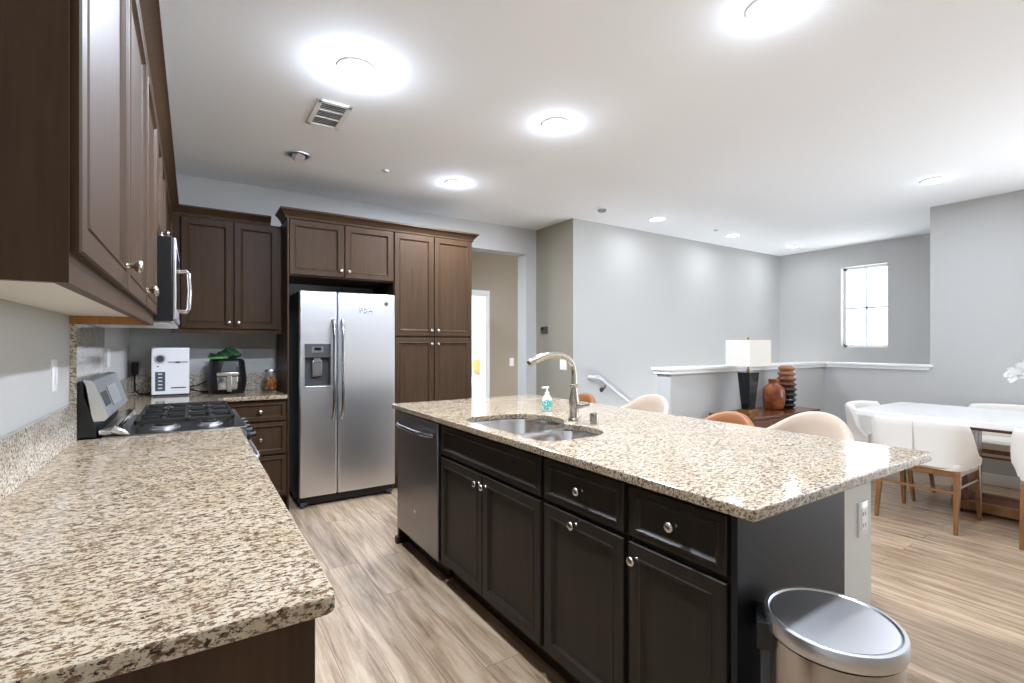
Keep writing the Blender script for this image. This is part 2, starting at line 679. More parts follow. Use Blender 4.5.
# hall
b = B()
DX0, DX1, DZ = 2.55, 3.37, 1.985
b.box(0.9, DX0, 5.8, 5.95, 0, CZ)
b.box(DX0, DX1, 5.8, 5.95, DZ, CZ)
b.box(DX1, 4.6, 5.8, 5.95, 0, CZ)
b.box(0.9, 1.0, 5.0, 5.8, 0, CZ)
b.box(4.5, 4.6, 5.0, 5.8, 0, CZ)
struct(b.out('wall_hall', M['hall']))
b = B()
b.box(DX1, DX1 + 0.042, 5.782, 5.8, 0, DZ + 0.065, 0.003)
b.box(DX0 - 0.06, DX0, 5.782, 5.8, 0, DZ + 0.065, 0.003)
b.box(DX0, DX1, 5.782, 5.8, DZ, DZ + 0.065, 0.003)
b.box(DX1 - 0.015, DX1, 5.8, 5.95, 0, DZ)
b.box(DX0, DX0 + 0.015, 5.8, 5.95, 0, DZ)
b.box(DX0, DX1, 5.8, 5.95, DZ - 0.015, DZ)
struct(b.out('door_1', M['trim']))
b = B()
b.box(1.9, 6.6, 9.4, 9.5, 0, 2.6)
b.box(6.5, 6.6, 5.95, 9.4, 0, 2.6)
struct(b.out('wall_bedroom', M['bedroom']))
# baseboards
BBP = 0.014
for nm, dims in (('baseboard_right', (6.25 - BBP, 6.25, 0.6, 1.83, 0, 0.105)), ('baseboard_half_side', (6.25 - BBP, 6.25, 1.83, 2.82, 0, 0.105)),
                 ('baseboard_half', (3.5, 6.236, 2.82 - BBP, 2.82, 0, 0.105)), ('baseboard_return', (3.5 - BBP, 3.5, 4.13, 4.82, 0, 0.105)),
                 ('baseboard_hall', (3.413, 4.5, 5.8 - BBP, 5.8, 0, 0.105)), ('baseboard_half_end', (3.5 - BBP, 3.5, 2.82, 2.97, 0, 0.105))):
    struct(B().box(*dims, bev=0.004).out(nm, M['trim']))
# window
wf = struct(B().box(7.80, 7.84, WY0, WY0 + 0.035, WZ0, WZ1).box(7.80, 7.84, WY1 - 0.035, WY1, WZ0, WZ1).box(7.80, 7.84, WY0, WY1, WZ0, WZ0 + 0.035)
            .box(7.80, 7.84, WY0, WY1, WZ1 - 0.035, WZ1).out('window_1', M['trim']))
B().box(7.81, 7.825, (WY0 + WY1) / 2 - 0.011, (WY0 + WY1) / 2 + 0.011, WZ0 + 0.03, WZ1 - 0.03).box(7.81, 7.825, WY0 + 0.03, WY1 - 0.03, 1.81, 1.836).out('muntin', M['rail'], wf)
B().box(7.828, 7.832, WY0 + 0.03, WY1 - 0.03, WZ0 + 0.03, WZ1 - 0.03).out('pane', M['pane'], wf)

# ------------------------------------------------------------------ island
IX0, IX1, IY0, IY1 = 1.106, 2.256, 0.652, 3.165
CT0, CT1 = 0.884, 0.914
FACE = 1.155
struct(B().box(1.744, 1.962, 0.735, 3.12, 0, CT0 - 0.001, 0.004).out('wall_island', M['post']))
far_b = rrect(1.185, 1.65, 1.925, 2.345, [0.15, 0.21, 0.12, 0.03])
near_b = rrect(1.185, 1.585, 1.562, 1.89, [0.16, 0.12, 0.03, 0.08])


def cutout():
    # union outline of the two bowls: near bowl's back arc, cusp, far bowl's back arc, straight front
    pts = [p for p in near_b if not (p[1] > 1.89)]
    near_back = [p for p in near_b[0:18] if p[1] < 1.90]
    far_back = [p for p in far_b[0:27]]
    o = []
    o += near_b[0:14]                      # front right to the back, up to the middle of the second arc
    o += [(1.55, 1.90)]
    o += far_b[4:27]                       # far bowl from its near back arc round to the front left
    o += near_b[27:36]
    return o


isl = thing('island_countertop', 'long speckled granite slab of the kitchen island with the sink cut into it', 'countertop', ((IX0 + IX1) / 2, (IY0 + IY1) / 2, CT0))
B().plate(rrect(IX0, IX1, IY0, IY1, 0.012, 3), [cutout()], CT0, CT1, 0.004).out('slab', M['granite'], isl)

sink = thing('sink', 'stainless steel double bowl sink set under the island granite', 'sink', (1.4, 1.93, 0.68))
b = B()
rim = [(x, y) for x, y in rrect(1.176, 1.69, 1.548, 2.37, 0.06)]
b.plate(rim, [far_b, near_b], 0.878, 0.883)
b.out('rim', M['steel_h'], sink)


def bowl(loop, depth, name):
    cx = sum(p[0] for p in loop) / len(loop)
    cy = sum(p[1] for p in loop) / len(loop)
    def ring(s, z):
        return [(cx + (x - cx) * s, cy + (y - cy) * s, z) for x, y in loop]
    z1 = 0.882
    bo = B().loft([ring(1.0, z1), ring(0.975, z1 - 0.02), ring(0.89, z1 - depth + 0.05), ring(0.82, z1 - depth + 0.012), ring(0.7, z1 - depth), ring(0.1, z1 - depth - 0.004)], False, True).out(name, M['steel_h'], sink, angle=50)
    B().lathe(cx, cy, [(0.045, z1 - depth - 0.002), (0.045, z1 - depth + 0.002), (0.03, z1 - depth + 0.001), (0.02, z1 - depth - 0.001)], 24).out('drain', M['chrome'], bo)
    return bo


bowl(far_b, 0.20, 'bowl')
bowl(near_b, 0.17, 'bowl')

# dishwasher
dw = thing('dishwasher', 'stainless dishwasher built into the far end of the island', 'dishwasher', (1.3, 2.775, 0))
B().box(1.16, 1.74, 2.47, 3.085, 0.1, 0.876).out('tub', M['dgrey'], dw)
d_ = B().box(1.122, 1.16, 2.468, 3.088, 0.115, 0.872, 0.006).out('door', M['steel_dark'], dw)
pts = []
for k in range(13):
    t = k / 12
    y = 2.51 + 0.54 * t
    bow = 0.042 * (1 - (2 * t - 1) ** 6)
    pts.append((1.122 - bow, y, 0.80))
B().tube(pts, 0.0125, 12).out('handle', M['handle_steel'], d_)
B().lathe(0, 0, [(0.011, 0), (0.011, 0.002)], 20).out('badge', M['chrome'], None)
bd = bpy.data.objects['badge']
bd.data.transform(Matrix.Translation((1.1215, 2.79, 0.30)) @ Matrix.Rotation(-PI / 2, 4, 'Y'))
bd.data.transform(Matrix.Translation(-ORG[d_.name]))
bd.parent = d_
B().box(1.20, 1.24, 2.47, 3.085, 0.0, 0.105).out('toe_kick', M['black'], dw)

DF = FACE            # door fronts start at the face and stand 2 cm proud


def base_unit(label, y0, y1, split=False, false_front=False, knob_at='left', knobs=True):
    t = thing('base_cabinet', label, 'cabinet', ((FACE + 1.75) / 2, (y0 + y1) / 2, 0), 'island cabinets')
    B().box(FACE, FACE + 0.018, y0, y1, 0.105, CT0 - 0.002).box(FACE + 0.018, 1.742, y0, y0 + 0.016, 0.105, CT0 - 0.002).box(FACE + 0.018, 1.742, y1 - 0.016, y1, 0.105, CT0 - 0.002).box(1.726, 1.742, y0, y1, 0.105, CT0 - 0.002).box(FACE + 0.018, 1.742, y0, y1, 0.105, 0.125).out('body', M['cab_dark'], t)
    B().box(1.215, 1.74, y0, y1, 0.0, 0.105).out('toe_kick', M['cab_dark'], t)
    g = 0.008
    dr = door(t, 'X-', DF, y0 + g, y1 - g, 0.712, 0.868, M['cab_dark'], 'false_drawer_front' if false_front else 'drawer', stile=0.034)
    if not false_front:
        knob(dr, 'X-', DF - 0.012, (y0 + y1) / 2, 0.792)
    if split:
        mid = (y0 + y1) / 2
        da = door(t, 'X-', DF, y0 + g, mid - 0.003, 0.125, 0.695, M['cab_dark'])
        dbb = door(t, 'X-', DF, mid + 0.003, y1 - g, 0.125, 0.695, M['cab_dark'])
        knob(da, 'X-', DF - 0.02, mid - 0.032, 0.648)
        knob(dbb, 'X-', DF - 0.02, mid + 0.032, 0.648)
    else:
        da = door(t, 'X-', DF, y0 + g, y1 - g, 0.125, 0.695, M['cab_dark'])
        if knob_at == 'top':
            knob(da, 'X-', DF - 0.02, (y0 + y1) / 2 + 0.02, 0.668)
        else:
            knob(da, 'X-', DF - 0.02, y1 - g - 0.03, 0.648)
    return t


base_unit('dark brown island cabinet under the sink, with two doors and a blank front', 1.53, 2.46, True, True)
base_unit('dark brown island cabinet with centred knobs, right of the sink cabinet', 1.09, 1.522, knob_at='top')
base_unit('dark brown end cabinet of the island, behind the steel trash can', 0.735, 1.082)
ep = B().box(FACE - 0.012, 1.722, 0.717, 0.735, 0.0, CT0 - 0.001, 0.002).out('end_panel', M['cab_end'])
tag(ep, 'smooth charcoal panel closing the near end of the island beside the trash can', 'panel')
b = B().box(1.135, 1.745, 3.095, 3.125, 0.0, CT0 - 0.001, 0.002).box(1.118, 1.20, 3.088, 3.133, 0.0, 0.045, 0.004)
tag(b.out('end_panel', M['cab_dark']), 'narrow dark brown panel closing the far end of the island beside the dishwasher', 'panel')


def outlet(label, facing, plane, u, v, kind='outlet', w=0.07, h=0.115):
    f = fmap(facing, plane)
    t = thing('wall_outlet' if kind == 'outlet' else 'light_switch', label, kind, f(u, v, 0))
    rg = []
    for ins, d in ((0, 0), (0, 0.004), (0.003, 0.006)):
        rg.append([f(a, c, d) for a, c in ((u - w / 2 + ins, v - h / 2 + ins), (u + w / 2 - ins, v - h / 2 + ins), (u + w / 2 - ins, v + h / 2 - ins), (u - w / 2 + ins, v + h / 2 - ins))])
    B().loft(rg).out('plate', M['white_plastic'], t)
    def slab(u0, u1, v0, v1, d0, d1, nm, m):
        B().loft([[f(a, c, d) for a, c in ((u0, v0), (u1, v0), (u1, v1), (u0, v1))] for d in (d0, d1)]).out(nm, m, t)
    if kind == 'outlet':
        slab(u - 0.017, u + 0.017, v - 0.035, v + 0.035, 0.006, 0.008, 'insert', M['white_plastic'])
        for dz in (0.018, -0.02):
            slab(u - 0.009, u - 0.006, v + dz - 0.006, v + dz + 0.006, 0.008, 0.0085, 'slot', M['black'])
            slab(u + 0.006, u + 0.009, v + dz - 0.006, v + dz + 0.006, 0.008, 0.0085, 'slot', M['black'])
    else:
        slab(u - 0.016, u + 0.016, v - 0.033, v + 0.033, 0.006, 0.010, 'rocker', M['white_plastic'])
    return t


outlet('white outlet on the end of the island wall, near the trash can', 'Y-', 0.735, 1.888, 0.72)

# faucet
fa = thing('faucet', 'brushed nickel gooseneck faucet standing behind the island sink', 'faucet', (1.655, 1.945, CT1))
fx, fy = 1.655, 1.945
B().lathe(fx, fy, [(0.032, CT1), (0.032, CT1 + 0.006), (0.027, CT1 + 0.012), (0.024, CT1 + 0.02), (0.0245, CT1 + 0.06), (0.0275, CT1 + 0.085), (0.026, CT1 + 0.11),
                   (0.019, CT1 + 0.15), (0.0175, CT1 + 0.17), (0.0235, CT1 + 0.175), (0.0235, CT1 + 0.186), (0.0165, CT1 + 0.19)], 24).out('body', M['nickel_warm'], fa, angle=50)
pts, rr = [], []
for p, r_ in (((fx, fy, CT1 + 0.185), .0155), ((fx, fy, 1.15), .0145), ((fx - 0.004, fy, 1.188), .0145), ((fx - 0.018, fy, 1.216), .0145), ((fx - 0.045, fy, 1.238), .0145),
              ((fx - 0.085, fy, 1.252), .015), ((fx - 0.13, fy, 1.256), .0165), ((fx - 0.18, fy, 1.252), .0185), ((fx - 0.225, fy, 1.241), .0195), ((fx - 0.262, fy, 1.226), .0195), ((fx - 0.285, fy, 1.213), .018)):
    pts.append(p)
    rr.append(r_)
B().tube(pts, rr, 16).out('spout', M['nickel_warm'], fa, angle=60)
B().cyl((fx - 0.285, fy, 1.213), (fx - 0.2855, fy, 1.2126), 0.014).out('nozzle', M['black'], fa)
B().tube([(fx + 0.004, fy - 0.02, CT1 + 0.078), (fx + 0.008, fy - 0.05, CT1 + 0.082), (fx + 0.012, fy - 0.075, CT1 + 0.084), (fx + 0.016, fy - 0.11, CT1 + 0.092)], [0.016, 0.015, 0.009, 0.0075], 14).out('lever', M['nickel_warm'], fa, angle=60)
ag = B().lathe(1.66, 1.80, [(0.021, CT1), (0.021, CT1 + 0.05), (0.019, CT1 + 0.054), (0.001, CT1 + 0.055)], 22).out('air_gap_cap', M['nickel_warm'])
tag(ag, 'small brushed nickel air gap cap right of the faucet', 'sink fitting')

# soap bottle
sb = thing('soap_dispenser', 'clear pump bottle of soap with a teal label behind the sink', 'soap bottle', (1.756, 2.311, CT1))
sx, sy = 1.756, 2.311
B().lathe(sx, sy, [(0.026, CT1), (0.032, CT1 + 0.006), (0.034, CT1 + 0.04), (0.031, CT1 + 0.075), (0.018, CT1 + 0.095), (0.013, CT1 + 0.10)], 24, sy=0.72).out('bottle', mat('milky_plastic', (238, 244, 242), 0.15, trans=0.35), sb)
B().lathe(sx, sy, [(0.0135, CT1 + 0.098), (0.0135, CT1 + 0.112), (0.006, CT1 + 0.114), (0.006, CT1 + 0.135), (0.0001, CT1 + 0.135)], 18).box(sx - 0.034, sx + 0.011, sy - 0.008, sy + 0.008, CT1 + 0.134, CT1 + 0.145, 0.003).out('pump', M['white_plastic'], sb)


def label_patch(zlo, zhi, a0, a1, name, m):
    rows = []
    nz, na = 8, 14
    bm_ = B()
    t = bmesh.new()
    grid = {}
    for i in range(nz + 1):
        z = zlo + (zhi - zlo) * i / nz
        half = math.sqrt(max(0.02, 1 - (2 * i / nz - 1) ** 2))
        for j in range(na + 1):
            a = (a0 + a1) / 2 + (a1 - a0) / 2 * half * (2 * j / na - 1)
            r = 0.0352
            grid[i, j] = t.verts.new((sx + r * math.cos(a), sy + r * 0.73 * math.sin(a), z))
    for i in range(nz):
        for j in range(na):
            t.faces.new((grid[i, j], grid[i, j + 1], grid[i + 1, j + 1], grid[i + 1, j]))
    bm_._merge(t)
    return bm_.out(name, m, sb)


tl = mat('teal_print', (60, 150, 150), 0.4)
lk(tl, ramp(tl, noise(tl, coords(tl), 130, 2), [(0.4, (48, 132, 138)), (0.55, (90, 176, 168)), (0.66, (226, 240, 236))]), pbsdf(tl).inputs['Base Color'])
label_patch(CT1 + 0.010, CT1 + 0.070, -PI / 2 - 1.25 - 0.4, -PI / 2 + 1.25 - 0.4, 'label_sticker', tl)

# ------------------------------------------------------------------ left run: base cabinets, counters, range
XF = 0.19
lb = thing('base_cabinet', 'dark brown base cabinet run under the near left countertop', 'cabinet', (-0.13, 1.73, 0))
B().box(XL + 0.002, 0.14, 0.835, 2.645, 0.105, CT0).out('body', M['cab'], lb)
B().box(XL + 0.002, 0.08, 0.85, 2.645, 0.0, 0.105).out('toe_kick', M['cab'], lb)
B().box(XL + 0.002, 0.162, 0.815, 0.835, 0.0, CT0, 0.002).out('end_panel', M['cab'], lb)
for k in range(3):
    y0 = 0.84 + 0.6 * k
    y1 = y0 + 0.595
    dr = door(lb, 'X+', 0.14, y0, y1, 0.715, 0.868, M['cab'], 'drawer', stile=0.034)
    knob(dr, 'X+', 0.152, (y0 + y1) / 2, 0.79)
    dd = door(lb, 'X+', 0.14, y0, y1, 0.125, 0.70, M['cab'])
    knob(dd, 'X+', 0.16, y1 - 0.03, 0.65)
ct = thing('countertop', 'near speckled granite countertop along the left wall', 'countertop', (-0.1, 1.72, CT0))
B().plate(rrect(XL + 0.001, XF, 0.79, 2.648, [0.02, 0.004, 0.004, 0.004], 4), [], CT0, CT1, 0.004).out('slab', M['granite'], ct)
B().box(XL + 0.001, XL + 0.02, 0.79, 2.648, CT1, 1.066, 0.002).out('backsplash', M['granite_grey'], ct)
ct2 = thing('countertop', 'corner speckled granite countertop beyond the range, holding the air fryer', 'countertop', (0.1, 4.4, CT0))
B().plate([(XL + 0.001, 3.414), (XF, 3.414), (XF, 4.18), (0.6265, 4.18), (0.6265, 4.818), (XL + 0.001, 4.818)], [], CT0, CT1, 0.004).out('slab', M['granite'], ct2)
B().box(XL + 0.001, XL + 0.02, 3.414, 4.818, CT1, 1.066, 0.002).box(XL + 0.02, 0.6265, 4.80, 4.818, CT1, 1.066, 0.002).out('backsplash', M['granite_grey'], ct2)
rs = B().box(XL + 0.001, XL + 0.022, 2.65, 3.41, CT0, 1.395).out('range_splash_panel', M['granite_grey'])
tag(rs, 'full height grey granite slab on the left wall behind the range', 'backsplash')

cb = thing('base_cabinet', 'dark brown corner base cabinet left of the refrigerator, with drawers', 'cabinet', (0.1, 4.5, 0))
B().box(XL + 0.002, 0.14, 3.412, 4.818, 0.105, CT0 - 0.001).box(0.14, 0.6265, 4.23, 4.818, 0.105, CT0 - 0.001).out('body', M['cab'], cb)
B().box(XL + 0.002, 0.08, 3.412, 4.818, 0.0, 0.105).box(0.08, 0.6265, 4.30, 4.818, 0.0, 0.105).out('toe_kick', M['cab'], cb)
for z0, z1, kz in ((0.715, 0.868, 0.79), (0.455, 0.70, 0.575), (0.125, 0.44, 0.29)):
    dr = door(cb, 'Y-', 4.23, 0.215, 0.618, z0, z1, M['cab'], 'drawer', stile=0.034)
    knob(dr, 'Y-', 4.218, 0.435, kz)
dd = door(cb, 'X+', 0.14, 3.42, 4.18, 0.125, 0.868, M['cab'])
knob(dd, 'X+', 0.16, 3.47, 0.80)

# range
rg = thing('range', 'stainless gas range with black grates between the left countertops', 'range', (-0.1, 3.03, 0))
B().box(XL + 0.022, 0.185, 2.653, 3.407, 0.02, 0.90).out('body', M['black'], rg)
B().box(XL + 0.1, 0.215, 2.653, 3.407, 0.90, 0.918, 0.004).out('cooktop', M['steel_dark'], rg)
od = B().box(0.187, 0.225, 2.66, 3.40, 0.22, 0.80, 0.006).out('oven_door', M['black_gloss'], rg)
B().tube([(0.225, 2.70, 0.745), (0.262, 2.705, 0.75), (0.27, 2.74, 0.75), (0.272, 3.03, 0.75), (0.27, 3.32, 0.75), (0.262, 3.355, 0.75), (0.225, 3.36, 0.745)], 0.013, 12).out('handle', M['steel'], od)
B().box(0.19, 0.222, 2.66, 3.40, 0.06, 0.205, 0.005).out('drawer', M['steel_dark'], rg)
cp = B().hexa([(0.187, 2.655, 0.81), (0.225, 2.655, 0.81), (0.225, 3.405, 0.81), (0.187, 3.405, 0.81)],
              [(0.187, 2.655, 0.90), (0.212, 2.655, 0.90), (0.212, 3.405, 0.90), (0.187, 3.405, 0.90)], 0.003).out('control_panel', M['steel_dark'], rg)
for k in range(5):
    y = 2.74 + 0.145 * k
    B().tube([(0.219, y, 0.855), (0.235, y, 0.858), (0.24, y, 0.858), (0.262, y, 0.861)], [0.024, 0.024, 0.019, 0.017], 16).out('knob', M['black'], cp)
# backguard with its tilted console
bgd = B().prism([(XL + 0.024, 0.918), (-0.335, 0.918), (-0.345, 0.985), (-0.365, 1.125), (-0.372, 1.152), (XL + 0.024, 1.152)], 'Y', 2.656, 3.404, 0.003).out('backguard', M['black'], rg)
face_pts = lambda y: [(-0.310, y, 0.985), (-0.298, y, 1.0), (-0.340, y, 1.135), (-0.350, y, 1.155), (-0.378, y, 1.162), (-0.378, y, 1.10), (-0.345, y, 0.985)]
B().loft([face_pts(2.656), face_pts(3.404)]).out('console', M['steel'], bgd)
def on_face(y0, y1, t0, t1, d, nm, m):
    a = Vector((-0.298, 0, 1.0)); c = Vector((-0.340, 0, 1.135))
    nrm = Vector((c.z - a.z, 0, a.x - c.x)).normalized()
    p = lambda y, t, w: tuple(a + (c - a) * t + nrm * w + Vector((0, y, 0)))
    B().loft([[p(y0, t0, w), p(y1, t0, w), p(y1, t1, w), p(y0, t1, w)] for w in (0.0, d)]).out(nm, m, bgd)
on_face(2.90, 3.20, 0.2, 0.85, 0.002, 'display', M['black_gloss'])
on_face(2.70, 2.86, 0.3, 0.75, 0.0015, 'keypad', M['dgrey'])
B().tube([(-0.283, 2.656, 0.95), (-0.255, 2.656, 0.935), (-0.23, 2.656, 0.922)], [0.02, 0.016, 0.006], 12).out('end_cap', M['chrome'], bgd)
B().box(-0.335, -0.262, 2.657, 3.403, 0.919, 0.952, 0.012, 3).out('lower_rail', M['chrome'], bgd)
# burners and grates
for (bx, by, br_) in ((-0.11, 2.80, 0.05), (0.07, 2.80, 0.042), (-0.11, 3.03, 0.04), (0.07, 3.03, 0.04), (-0.11, 3.26, 0.042), (0.07, 3.26, 0.05)):
    bu = B().lathe(bx, by, [(br_ + 0.012, 0.918), (br_ + 0.01, 0.924), (br_, 0.926), (br_, 0.932)], 24).out('burner', M['steel'], rg)
    B().lathe(bx, by, [(br_ * 0.8, 0.932), (br_ * 0.8, 0.938), (br_ * 0.7, 0.941), (0.001, 0.942)], 24).out('burner_cap', M['iron'], bu)
for k in range(3):
    y0 = 2.675 + 0.238 * k
    y1 = y0 + 0.232
    g = B()
    z0, z1 = 0.956, 0.974
    w = 0.014
    x0, x1 = -0.215, 0.168
    g.box(x0, x1, y0, y0 + w, z0, z1, 0.003).box(x0, x1, y1 - w, y1, z0, z1, 0.003)
    g.box(x0, x0 + w, y0, y1, z0, z1, 0.003).box(x1 - w, x1, y0, y1, z0, z1, 0.003)
    g.box((x0 + x1) / 2 - w / 2, (x0 + x1) / 2 + w / 2, y0, y1, z0, z1, 0.003)
    ym = (y0 + y1) / 2
    for xc in (-0.11, 0.07):
        for a in range(4):
            dx, dy = (0.06, 0) if a == 0 else (-0.06, 0) if a == 1 else (0, 0.085) if a == 2 else (0, -0.085)
            xa, ya = xc + dx * 0.35, ym + dy * 0.4
            xb, yb = xc + dx * 1.3, ym + dy * 1.3
            g.box(min(xa, xb) - w / 2 * (dy != 0), max(xa, xb) + w / 2 * (dy != 0), min(ya, yb) - w / 2 * (dx != 0), max(ya, yb) + w / 2 * (dx != 0), z0 + 0.002, z1 + 0.003, 0.002)
    for xx in (x0 + 0.005, x1 - 0.016):
        for yy in (y0, y1 - w):
            g.box(xx, xx + w, yy, yy + w, 0.918, z0 + 0.002)
    g.out('grate', M['iron'], rg)

# ------------------------------------------------------------------ upper cabinets on the left wall
UZ0, UZ1 = 1.428, 2.285
UFX = -0.144     # cabinet face; doors stand proud to about -0.132


def upper_left(label, y0, y1, ndoor, z0, knobs, recess=True, near_end=False, far_end=False):
    t = thing('upper_cabinet', label, 'cabinet', (-0.28, (y0 + y1) / 2, z0 - 0.035), 'upper cabinets')
    lip = 0.038 if recess else 0.0
    b = B().box(XL + 0.002, UFX, y0, y1, z0, UZ1 + 0.012)
    if recess:
        b.box(UFX - 0.018, UFX, y0, y1, z0 - lip, z0)
        if near_end:
            b.box(XL + 0.002, UFX - 0.018, y0, y0 + 0.016, z0 - lip, z0)
    b.out('body', M['cab'], t)
    if recess:
        B().box(XL + 0.002, UFX - 0.018, y0 + (0.016 if near_end else 0), y1 - (0.012 if far_end else 0), z0 - 0.004, z0 - 0.0005).out('underside', M['melamine'], t)
        if far_end:
            B().box(XL + 0.002, UFX - 0.018, y1 - 0.012, y1, z0 - lip, z0 - 0.0005).out('bottom_rail', M['rawwood'], t)
    dw_ = (y1 - y0) / ndoor
    ds = []
    for k in range(ndoor):
        d = door(t, 'X+', UFX, y0 + dw_ * k + 0.006, y0 + dw_ * (k + 1) - 0.006, z0 + 0.006, UZ1 - 0.002, M['cab'], t=0.013)
        ds.append(d)
    for k, u in knobs:
        knob(ds[k], 'X+', UFX + 0.013, u, z0 + 0.062)
    return t


upper_left('tall brown wall cabinet nearest the camera, single door, on the left wall', 0.905, 1.495, 1, UZ0, [(0, 1.455)], near_end=True)
upper_left('brown two door wall cabinet between the nearest wall cabinet and the microwave', 1.497, 2.648, 2, UZ0, [(0, 2.035), (1, 2.11)], far_end=True)
upper_left('short brown wall cabinet above the microwave', 2.65, 3.41, 2, 1.80, [(0, 2.995), (1, 3.065)], recess=False)
upper_left('brown wall cabinet in the corner beyond the microwave', 3.412, 4.485, 1, UZ0, [(0, 3.45)], recess=False)

mw = thing('microwave', 'black and stainless microwave mounted over the range', 'microwave', (-0.25, 3.03, 1.40))
B().box(XL + 0.002, -0.075, 2.655, 3.405, 1.41, 1.79, 0.004).out('body', M['black'], mw)
md = B().box(-0.075, -0.062, 2.655, 3.405, 1.42, 1.785, 0.004).out('door', M['steel'], mw)
B().box(-0.062, -0.0605, 2.70, 3.13, 1.47, 1.74).out('glass_panel', M['black_gloss'], md)
B().box(-0.062, -0.0605, 3.24, 3.385, 1.44, 1.765).out('keypad', M['black_gloss'], md)
B().tube([(-0.062, 3.19, 1.70), (-0.03, 3.19, 1.705), (-0.018, 3.19, 1.69), (-0.013, 3.19, 1.60), (-0.018, 3.19, 1.50), (-0.03, 3.19, 1.482), (-0.062, 3.19, 1.487)], 0.011, 12).out('handle', M['chrome'], md, angle=60)
B().box(XL + 0.02, -0.07, 2.67, 3.39, 1.398, 1.411, 0.003).out('vent_base', M['steel'], mw)

# back wall uppers
bu_ = thing('upper_cabinet', 'brown two door wall cabinet on the back wall above the air fryer', 'cabinet', (0.25, 4.65, 1.40), 'upper cabinets')
B().box(-0.138, 0.6265, 4.49, 4.818, UZ0, UZ1 + 0.012).box(-0.138, 0.6265, 4.49, 4.51, UZ0 - 0.03, UZ0).out('body', M['cab'], bu_)
B().box(-0.138, 0.6265, 4.51, 4.818, UZ0 - 0.004, UZ0 - 0.0005).out('underside', M['cab'], bu_)
da = door(bu_, 'Y-', 4.49, -0.075, 0.268, UZ0 + 0.006, UZ1 - 0.002, M['cab'])
knob(da, 'Y-', 4.47, 0.24, UZ0 + 0.055)
dbb = door(bu_, 'Y-', 4.49, 0.278, 0.598, UZ0 + 0.006, UZ1 - 0.002, M['cab'])
knob(dbb, 'Y-', 4.47, 0.306, UZ0 + 0.055)


def crown(path, z0, z1, proj, nm, label):
    """moulding swept along a path of (x, y); outward = to the right of the path"""
    prof = [(0.0, 0.0), (0.012, 0.0), (0.014, 0.2), (0.03, 0.45), (0.05, 0.72), (0.062, 0.8), (0.062, 1.0), (0.0, 1.0)]
    prof = [(p * proj / 0.062, z0 + q * (z1 - z0)) for p, q in prof]
    P = [Vector((x, y)) for x, y in path]
    rings = []
    for i, p in enumerate(P):
        ds = []
        if i > 0:
            ds.append((P[i] - P[i - 1]).normalized())
        if i < len(P) - 1:
            ds.append((P[i + 1] - P[i]).normalized())
        ns = [Vector((d.y, -d.x)) for d in ds]
        if len(ns) == 2:
            nn = (ns[0] + ns[1])
            nn = nn / (nn.length_squared / 2) if nn.length > 0 else ns[0]
        else:
            nn = ns[0]
        rings.append([(p.x + nn.x * o, p.y + nn.y * o, z) for o, z in prof])
    o = B().loft(rings).out(nm, M['cab'], angle=20)
    return tag(o, label, 'moulding')


crown([(UFX + 0.0, 0.905), (UFX, 4.488), (0.54, 4.488)], 2.297, 2.362, 0.058, 'crown_moulding', 'lower brown crown moulding running over the left wall cabinets into the corner')

# refrigerator surround and pantry
tp = B().box(0.6275, 0.6385, 4.21, 4.818, 0.0, 2.315, 0.001).out('side_panel', M['cab'])
tag(tp, 'tall brown panel standing left of the refrigerator', 'panel')
fc = thing('upper_cabinet', 'brown two door cabinet over the refrigerator', 'cabinet', (1.07, 4.5, 1.86), 'upper cabinets')
B().box(0.639, 1.500, 4.24, 4.818, 1.862, 2.34).out('body', M['cab'], fc)
for u0, u1, ku in ((0.645, 1.068, 1.04), (1.076, 1.496, 1.104)):
    d = door(fc, 'Y-', 4.24, u0, u1, 1.872, 2.312, M['cab'])
    knob(d, 'Y-', 4.22, ku, 1.925)
pn = thing('pantry_cabinet', 'tall four door brown pantry cabinet right of the refrigerator', 'cabinet', (1.9, 4.5, 0))
B().box(1.501, 2.295, 4.24, 4.818, 0.105, 2.34).out('body', M['cab'], pn)
B().box(1.501, 2.295, 4.31, 4.818, 0.0, 0.105).out('toe_kick', M['cab'], pn)
for z0, z1, kz in ((1.388, 2.312, 1.44), (0.125, 1.372, 1.315)):
    for u0, u1, ku in ((1.507, 1.885, 1.857), (1.893, 2.287, 1.921)):
        d = door(pn, 'Y-', 4.24, u0, u1, z0, z1, M['cab'])
        knob(d, 'Y-', 4.22, ku, kz)
crown([(0.626, 4.48), (0.626, 4.235), (2.296, 4.235), (2.296, 4.818)], 2.318, 2.392, 0.052, 'crown_moulding', 'upper brown crown moulding over the refrigerator and pantry cabinets')

# refrigerator
fr = thing('refrigerator', 'stainless side by side refrigerator with water dispenser in the left door', 'refrigerator', (1.09, 4.45, 0))
B().box(0.708, 1.488, 4.215, 4.79, 0.03, 1.735, 0.004).out('body', M['fridge_side'], fr)
FDY = 4.148
dl = B().box(0.706, 0.993, FDY, 4.208, 0.088, 1.742, 0.012, 3).out('freezer_door', M['steel'], fr)
cut(dl, 0.742, 0.942, FDY - 0.05, FDY + 0.052, 0.975, 1.205)
drr = B().box(0.999, 1.486, FDY, 4.208, 0.088, 1.742, 0.012, 3).out('fridge_door', M['steel'], fr)
for hx, par in ((0.962, dl), (1.030, drr)):
    pts = []
    for k in range(17):
        t = k / 16
        z = 0.70 + 0.81 * t
        pts.append((hx, FDY - 0.055 * (1 - (2 * t - 1) ** 8), z))
    B().tube(pts, 0.015, 12).out('handle', M['handle_steel'], par, angle=60)
